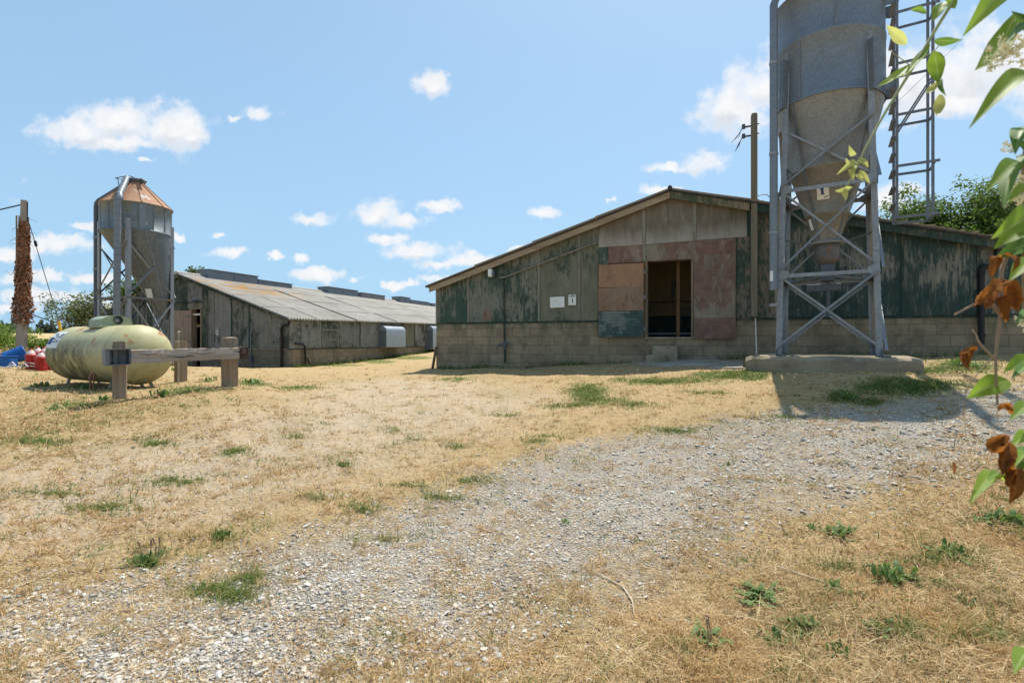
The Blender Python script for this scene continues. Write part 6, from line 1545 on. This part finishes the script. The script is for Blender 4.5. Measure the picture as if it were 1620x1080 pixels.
stem([(1584,500,.82), (1562,470,.81), (1510,498,.80)], .0028, .0016); stem([(1574,568,.82), (1548,542,.82), (1545,530,.82), (1539,522,.82)], .002, .001); stem([(1700,700,.85), (1640,690,.84), (1612,735,.83), (1590,742,.83)], .003, .0013)
stem([(1640,690,.84), (1600,755,.83), (1540,752,.82)], .001, .0005); stem([(1574,562,.82), (1528,610,.82), (1524,660,.82)], .0009, .0005); stem([(1640,130,.85), (1622,230,.84), (1615,300,.84), (1640,320,.84)], .003, .002); stem([(1650,20,.84), (1640,130,.85)], .003, .003)
toc = Vector((0, 0, EYE))-sb
def L(b, t, w, mat, Yb=.83, Yt=.80, curl=.10, fold=.3, roll=0.0, ragged=0, shape=1.0, twist=0.0, nm='leaf'):
    A = SP(b[0], b[1], Yb); B = SP(t[0], t[1], Yt); mid = (A+B)/2; f = (toc-mid).normalized()
    d = (B-A).normalized(); s = d.cross(f).normalized(); f = f*math.cos(roll)+s*math.sin(roll)
    return leaf_mesh(A, B, w/F*(Yb+Yt)/2/max(.35, math.cos(roll)), f, M[mat], nm, sh, curl, fold, 12, 6, shape, ragged, twist)
big, pal, drk, ded = 'leaf_big', 'leaf_pale', 'leaf_dark', 'leaf_dead'
# yellowish upper spray
for b, t, w, m, rl_ in (((1434,70),(1402,40),17,pal,.3),((1441,102),(1387,138),13,'leaf_big',.5),((1470,70),(1428,122),14,'leaf_big',.6),((1478,82),(1485,133),24,'leaf_big',.1),((1484,130),(1464,147),11,'leaf_pale',.2),((1487,150),(1482,184),16,'leaf_pale',.2),
    ((1478,64),(1523,63),14,'leaf_dark',.6),((1492,4),(1476,34),20,'leaf_big',.2),((1500,-6),(1511,14),16,'leaf_big',.2),((1430,118),(1398,128),8,'leaf_pale',.5),((1490,125),(1497,152),8,'leaf_dark',.5),((1466,20),(1440,16),12,'leaf_big',.6)):
    L(b, t, w, m, 1.0, .985, random.uniform(-.15,.2), .3, rl_, 0, 1.0, random.uniform(-.6,.6))
for b, t, w in (((1352,246),(1343,230),9),((1356,258),(1323,277),11),((1352,262),(1346,276),9),((1358,252),(1374,265),9),((1344,268),(1350,286),8),((1348,262),(1338,250),8),((1336,298),(1321,302),8),((1336,297),(1350,296),8),((1334,303),(1338,318),9),((1360,270),(1376,291),8),((1354,276),(1366,288),7)):
    L(b, t, w, pal, 1.0, .99, random.uniform(0,.3), .5, random.uniform(-.5,.5), 0, .9)
# long leaves across the top corner
for b, t, w, m, c, rl_, tw in (((1606,-14),(1523,58),42,big,.14,.2,.3),((1606,22),(1542,112),34,big,-.12,.35,.5),((1640,122),(1533,204),40,big,.16,.25,-.5),((1612,-30),(1500,6),26,big,.1,.5,.2),((1640,48),(1588,70),20,drk,.1,.4,0),((1640,62),(1600,18),22,drk,.1,.3,0),
    ((1632,200),(1606,245),30,drk,.12,.2,0),((1630,262),(1560,304),34,big,.12,.3,.3),((1634,240),(1588,330),30,drk,.1,.5,.3),((1640,300),(1592,322),22,big,.1,.3,0),((1642,338),(1568,378),46,big,.14,.1,.2),((1640,362),(1572,394),34,big,.12,.45,.2),((1640,384),(1570,412),32,drk,.1,.2,.1),((1644,410),(1596,446),30,big,.1,.3,0),
    ((1644,268),(1604,220),30,drk,.1,.3,.2),((1596,602),(1529,630),34,big,.18,.25,.4),((1640,566),(1588,588),26,big,.1,.4,0),((1644,588),(1600,600),24,drk,.1,.3,0),((1640,640),(1598,664),26,big,.1,.3,0),((1642,688),(1598,706),26,big,.1,.3,0),((1596,764),(1533,797),28,big,.16,.3,.5),((1592,752),(1562,760),18,big,.1,.4,0),
    ((1638,706),(1592,768),32,drk,.12,.3,.3),((1640,720),(1606,738),24,big,.1,.3,0),((1640,1030),(1604,1066),30,big,.1,.3,0),((1644,500),(1606,515),20,drk,.1,.3,0)):
    L(b, t, w, m, random.uniform(.80,.88), random.uniform(.76,.84), c, .3, rl_, 0, 1.0, tw)
# dead leaves hanging crumpled
for b, t, w in (((1582,408),(1566,440),22),((1590,446),(1542,484),40),((1596,444),(1612,492),34),((1586,470),(1590,510),30),((1572,450),(1560,490),26),((1590,405),(1600,432),20),((1545,548),(1517,560),16),((1542,556),(1536,588),24),((1538,556),(1524,578),18),((1528,692),(1516,687),6),((1535,686),(1548,690),8),
    ((1590,690),(1570,718),30),((1592,700),(1588,748),38),((1600,735),(1578,728),24),((1602,742),(1592,770),22),((1508,730),(1507,748),11),((1600,640),(1580,652),14),((1612,742),(1596,798),34),((1622,752),(1606,790),26),((1600,655),(1592,640),12)):
    for k in range(2 if w > 20 else 1):
        L((b[0]+k*3, b[1]-k*2), (t[0]+random.uniform(-6,6)*k, t[1]+random.uniform(-6,4)*k), w*random.uniform(.42,.78), ded, .82, .80+random.uniform(-.015,.015), random.uniform(-.3,.35), random.uniform(.2,.6), random.uniform(-.8,.8), .16, .75, random.uniform(-1.3,1.3), 'dead_leaf')
# flower heads: many tiny cream florets on thin stalks
def flowers(px, py, Y, rad, n, seed):
    rr = random.Random(seed); c = SP(px, py, Y); mb = MB(); mc = MB()
    for i in range(n):
        d = Vector((rr.gauss(0,1), rr.gauss(0,1), rr.gauss(0,.8))); p = c+d.normalized()*rad*rr.random()**.5*Vector((1,1,1)).length/1.732
        ax = Vector((rr.gauss(0,1), rr.gauss(0,1), rr.gauss(.3,1))).normalized(); a = ax.orthogonal().normalized(); b = ax.cross(a)
        for k in range(4):
            t = k*math.pi/2+.3; q = a*math.cos(t)+b*math.sin(t); s = a*math.sin(t)-b*math.cos(t); r = rr.uniform(.0045,.007)
            mb.add([p, p+q*r*.6+s*r*.35, p+q*r+ax*r*.35, p+q*r*.6-s*r*.35], [(0,1,2,3)])
        for k in range(3):
            t = k*2.1; q = ax+(a*math.cos(t)+b*math.sin(t))*.5; mb.bar(p, p+q*.006, .0007, .0007)
        if i % 2 == 0: mc.tube([c.lerp(p, .2), p], [.0006, .0005], 4)
    o = mb.build('flower_head', M['petal'], sh, fix=False); mc.build('flower_stalk', M['twig_green'], o); return o
for fx, fy, fr, fn, fs in ((1600,232,.014,10,11),(1618,262,.018,16,12),(1624,315,.018,16,13)): flowers(fx, fy, .85, fr, fn, fs)
flowers(1592, 84, .84, .030, 44, 1); flowers(1622, 95, .85, .028, 30, 2); flowers(1612, 288, .84, .024, 26, 3); flowers(1600, 310, .83, .016, 16, 4); flowers(1628, 505, .84, .02, 24, 5); flowers(1608, 215, .86, .008, 5, 6)
# the body of the shrub stands just outside the picture
def shrub_body():
    rr = random.Random(77); tips = []
    for i in range(11):
        b = Vector((rr.uniform(-.12,.12), rr.uniform(-.1,.1), -.05)); top = Vector((rr.uniform(-.05,.65), rr.uniform(-.45,.45), rr.uniform(1.1,2.5)))
        mid = b.lerp(top, .5)+Vector((rr.uniform(-.03,.12), rr.uniform(-.08,.08), .1)); pts = [b.lerp(mid, t/5) if t <= 5 else mid.lerp(top, (t-5)/5) for t in range(11)]
        for _ in range(2): pts = [pts[0]]+[(pts[k-1]+pts[k]*2+pts[k+1])/4 for k in range(1, 10)]+[pts[-1]]
        if any((p+sb).x < 1.02*(p+sb).y+.02 for p in pts[1:]): continue
        mb = MB(); mb.tube(pts, [.012-.0009*k for k in range(11)], 7); mb.build('main_stem', M['twig'], sh); tips += pts[3:]
    mb = MB(); al = []; ac = []
    for i in range(900):
        c = rr.choice(tips)+Vector((rr.gauss(0,.13), rr.gauss(0,.13), rr.gauss(0,.10))); w = c+sb
        if w.x < 1.06*w.y+.10 or w.z < .25: continue
        d = Vector((rr.gauss(0,1), rr.gauss(0,1), rr.gauss(-.5,.6))).normalized(); f = Vector((rr.gauss(0,.5), rr.gauss(0,.5), 1)); s = d.cross(f).normalized(); n_ = s.cross(d); L_ = rr.uniform(.06,.12); wd = L_*rr.uniform(.26,.36); vs = []
        for k in range(7):
            t = k/6; q = c+d*L_*t+n_*.10*L_*math.sin(math.pi*t); h_ = wd*.5*math.sin(math.pi*min(1, t*.96+.02)**.8)
            for j in (-1, 0, 1): vs.append(q+s*j*h_+n_*abs(j)*h_*.3); al.append(t); ac.append(j)
        mb.add(vs, [(3*k+j, 3*k+j+1, 3*k+j+4, 3*k+j+3) for k in range(6) for j in (0, 1)], 0, True)
    o = mb.build('foliage', M['leaf_big'], sh, fix=False)
    for nm, arr in (('along', al), ('across', ac)):
        at = o.data.attributes.new(nm, 'FLOAT', 'POINT'); at.data.foreach_set('value', arr)
shrub_body()
scatter(); tall_grass()
# =================================================================== light, sky, lens
SUN_EL = R(64.0); SX, SY = .42, .91
h = math.hypot(SX, SY); SX /= h; SY /= h
sd = Vector((SX*math.cos(SUN_EL), SY*math.cos(SUN_EL), math.sin(SUN_EL)))
sl_ = bpy.data.lights.new('sun', 'SUN'); sl_.energy = 4.3; sl_.angle = R(.55); sl_.color = (1, .95, .87)
so_ = bpy.data.objects.new('sun', sl_); COL.objects.link(so_); so_.rotation_euler = sd.to_track_quat('Z', 'Y').to_euler(); so_.location = (0, 0, 60)

W = bpy.data.worlds.new('World'); SC.world = W; W.use_nodes = True
n = NB.__new__(NB); n.t = W.node_tree; n.n = n.t.nodes; n.n.clear(); n.out = n.n.new('ShaderNodeOutputWorld')
sky = n.n.new('ShaderNodeTexSky'); sky.sky_type = 'NISHITA'; sky.sun_disc = False; sky.sun_elevation = SUN_EL; sky.sun_rotation = math.atan2(SX, SY)
sky.air_density = 1.0; sky.dust_density = 1.2; sky.ozone_density = 1.4; sky.altitude = 60
tc_ = n.n.new('ShaderNodeTexCoord').outputs['Generated']
x, y, z = n.sep(tc_); ys = n.math('MAXIMUM', y, .02)
u = n.math('DIVIDE', x, ys); v = n.math('DIVIDE', z, ys)
p = n.comb(u, v)
nz = n.n.new('ShaderNodeTexNoise'); n.link(p, nz.inputs['Vector']); nz.inputs['Scale'].default_value = 13; nz.inputs['Detail'].default_value = 9; nz.inputs['Roughness'].default_value = .6
nw = n.n.new('ShaderNodeTexNoise'); n.link(p, nw.inputs['Vector']); nw.inputs['Scale'].default_value = 34; nw.inputs['Detail'].default_value = 6; nw.inputs['Roughness'].default_value = .6
def vm(op, a, b):
    q = n.n.new('ShaderNodeVectorMath'); q.operation = op
    for s_, val in zip(q.inputs, (a, b)):
        if isinstance(val, bpy.types.NodeSocket): n.link(val, s_)
        elif val is not None: s_.default_value = val
    return q
wp = vm('ADD', p, vm('MULTIPLY', vm('SUBTRACT', nw.outputs['Color'], (.5,.5,.5)).outputs[0], (.05,.04,0)).outputs[0]).outputs[0]
CL = [(125,208,85,24),(190,192,85,33),(262,205,72,32),(190,226,80,16),(312,212,26,24),(408,180,28,13),(372,187,15,7),(686,132,26,20),(700,120,14,8),(1110,256,36,18),(1062,265,30,7),
 (1165,170,62,36),(1208,140,52,46),(1190,190,40,26),(1240,110,40,40),(1470,125,110,62),(1570,95,90,75),(1640,120,80,60),(1500,165,90,26),(1420,150,60,40),
 (605,336,32,24),(640,350,36,11),(590,345,26,12),(692,327,32,9),(612,379,42,9),(660,397,58,14),(745,413,62,12),(700,418,34,9),(858,336,22,9),(970,317,15,6),(1042,298,26,7),(1075,297,14,5),
 (486,345,34,12),(367,400,36,9),(438,405,13,7),(470,409,18,7),(506,435,50,11),(622,452,18,7),(648,447,14,5),(110,384,72,16),(60,392,30,10),(18,403,34,11),(78,437,42,11),(20,442,30,12),(140,442,40,9),(282,375,16,6),(130,357,22,6),(345,375,10,5),
 (60,468,95,14),(20,488,50,8),(150,485,60,7),(232,250,13,4),(720,440,40,5),(560,440,12,4),(830,395,30,4),(300,455,60,6),(1400,318,40,20),(1440,300,30,14),(1260,330,40,18),(1345,300,20,12),(-150,300,120,40),(-300,180,150,60),(1900,260,140,50),(1800,420,160,30),(2200,120,200,80)]
acc = None
for cx, cy, sx, sy in CL:
    q = vm('SUBTRACT', wp, ((cx-CX)/F, (CY-cy)/F, 0)).outputs[0]
    q = vm('MULTIPLY', q, (F/sx, F/sy, 0)).outputs[0]
    ln = n.n.new('ShaderNodeVectorMath'); ln.operation = 'LENGTH'; n.link(q, ln.inputs[0])
    acc = ln.outputs['Value'] if acc is None else n.math('SMOOTH_MIN', acc, ln.outputs['Value'], .25)
wup = vm('ADD', wp, (0.004, .020, 0)).outputs[0]; acc2 = None
for cx, cy, sx, sy in CL:
    if sx*sy < 330: continue
    q = vm('MULTIPLY', vm('SUBTRACT', wup, ((cx-CX)/F, (CY-cy)/F, 0)).outputs[0], (F/sx, F/sy, 0)).outputs[0]
    ln = n.n.new('ShaderNodeVectorMath'); ln.operation = 'LENGTH'; n.link(q, ln.inputs[0])
    acc2 = ln.outputs['Value'] if acc2 is None else n.math('SMOOTH_MIN', acc2, ln.outputs['Value'], .25)
under = n.step(n.math('ADD', n.math('MULTIPLY', n.math('SUBTRACT', acc, acc2), .8), n.math('MULTIPLY', n.math('SUBTRACT', nz.outputs['Fac'], .5), 1.2)), -.05, .45)
d_ = n.math('ADD', n.math('SUBTRACT', 1.0, acc), n.math('MULTIPLY', n.math('SUBTRACT', nz.outputs['Fac'], .5), 2.9))
dens = n.ramp(n.math('ADD', n.math('MULTIPLY', d_, .5), .5, None, True), [(.38, 0.0), (.50, .20), (.66, .74), (.90, 1.0)])
front = n.step(y, .02, .08)
dens = n.math('MULTIPLY', dens, front)
# thin veil that whitens the air low down and toward the sun
veil = n.n.new('ShaderNodeTexNoise'); n.link(p, veil.inputs['Vector']); veil.inputs['Scale'].default_value = 2.2; veil.inputs['Detail'].default_value = 5
low_ = n.ramp(z, [(0.0, .40), (.10, .28), (.30, .10), (.6, 0.0)])
vd = n.math('ADD', n.math('MULTIPLY', n.step(veil.outputs['Fac'], .4, .8), .10), n.math('ADD', low_, .50), None, True)
# billows: whiter tops, greyer bases
bl = n.noise(vm('ADD', p, (0, .012, 0)).outputs[0], 24, 6, .6)
ccol = n.mix(n.math('MULTIPLY', n.math('ADD', n.math('MULTIPLY', n.step(bl, .38, .66), .35), n.math('MULTIPLY', under, .75), None, True), n.step(dens, .3, 1.0)), (.98,.985,1.0), (.70,.735,.79))
b1_ = n.n.new('ShaderNodeBackground'); n.link(sky.outputs[0], b1_.inputs[0]); b1_.inputs[1].default_value = .115
b2_ = n.n.new('ShaderNodeBackground'); n.setin(b2_.inputs[0], (.262,.45,.625)); b2_.inputs[1].default_value = 1.0
b3_ = n.n.new('ShaderNodeBackground'); n.link(ccol, b3_.inputs[0]); b3_.inputs[1].default_value = .68
m1 = n.n.new('ShaderNodeMixShader'); n.link(vd, m1.inputs[0]); n.link(b1_.outputs[0], m1.inputs[1]); n.link(b2_.outputs[0], m1.inputs[2])
m2 = n.n.new('ShaderNodeMixShader'); n.link(dens, m2.inputs[0]); n.link(m1.outputs[0], m2.inputs[1]); n.link(b3_.outputs[0], m2.inputs[2])
n.link(m2.outputs[0], n.out.inputs[0])

cam = bpy.data.cameras.new('camera'); co = bpy.data.objects.new('camera', cam); COL.objects.link(co)
cam.sensor_width = 36; cam.lens = F/1620*36; cam.clip_start = .05; cam.clip_end = 6000
co.location = (0, 0, EYE); co.rotation_euler = (R(90), 0, 0)
cam.dof.use_dof = True; cam.dof.focus_distance = 8.5; cam.dof.aperture_fstop = 6.3
SC.camera = co
SC.view_settings.view_transform = 'Standard'; SC.view_settings.look = 'None'; SC.view_settings.gamma = 1; SC.view_settings.exposure = 0.54
SC.cycles.max_bounces = 8; SC.cycles.transparent_max_bounces = 8; SC.cycles.use_denoising = True
SC.cycles.sample_clamp_indirect = 6
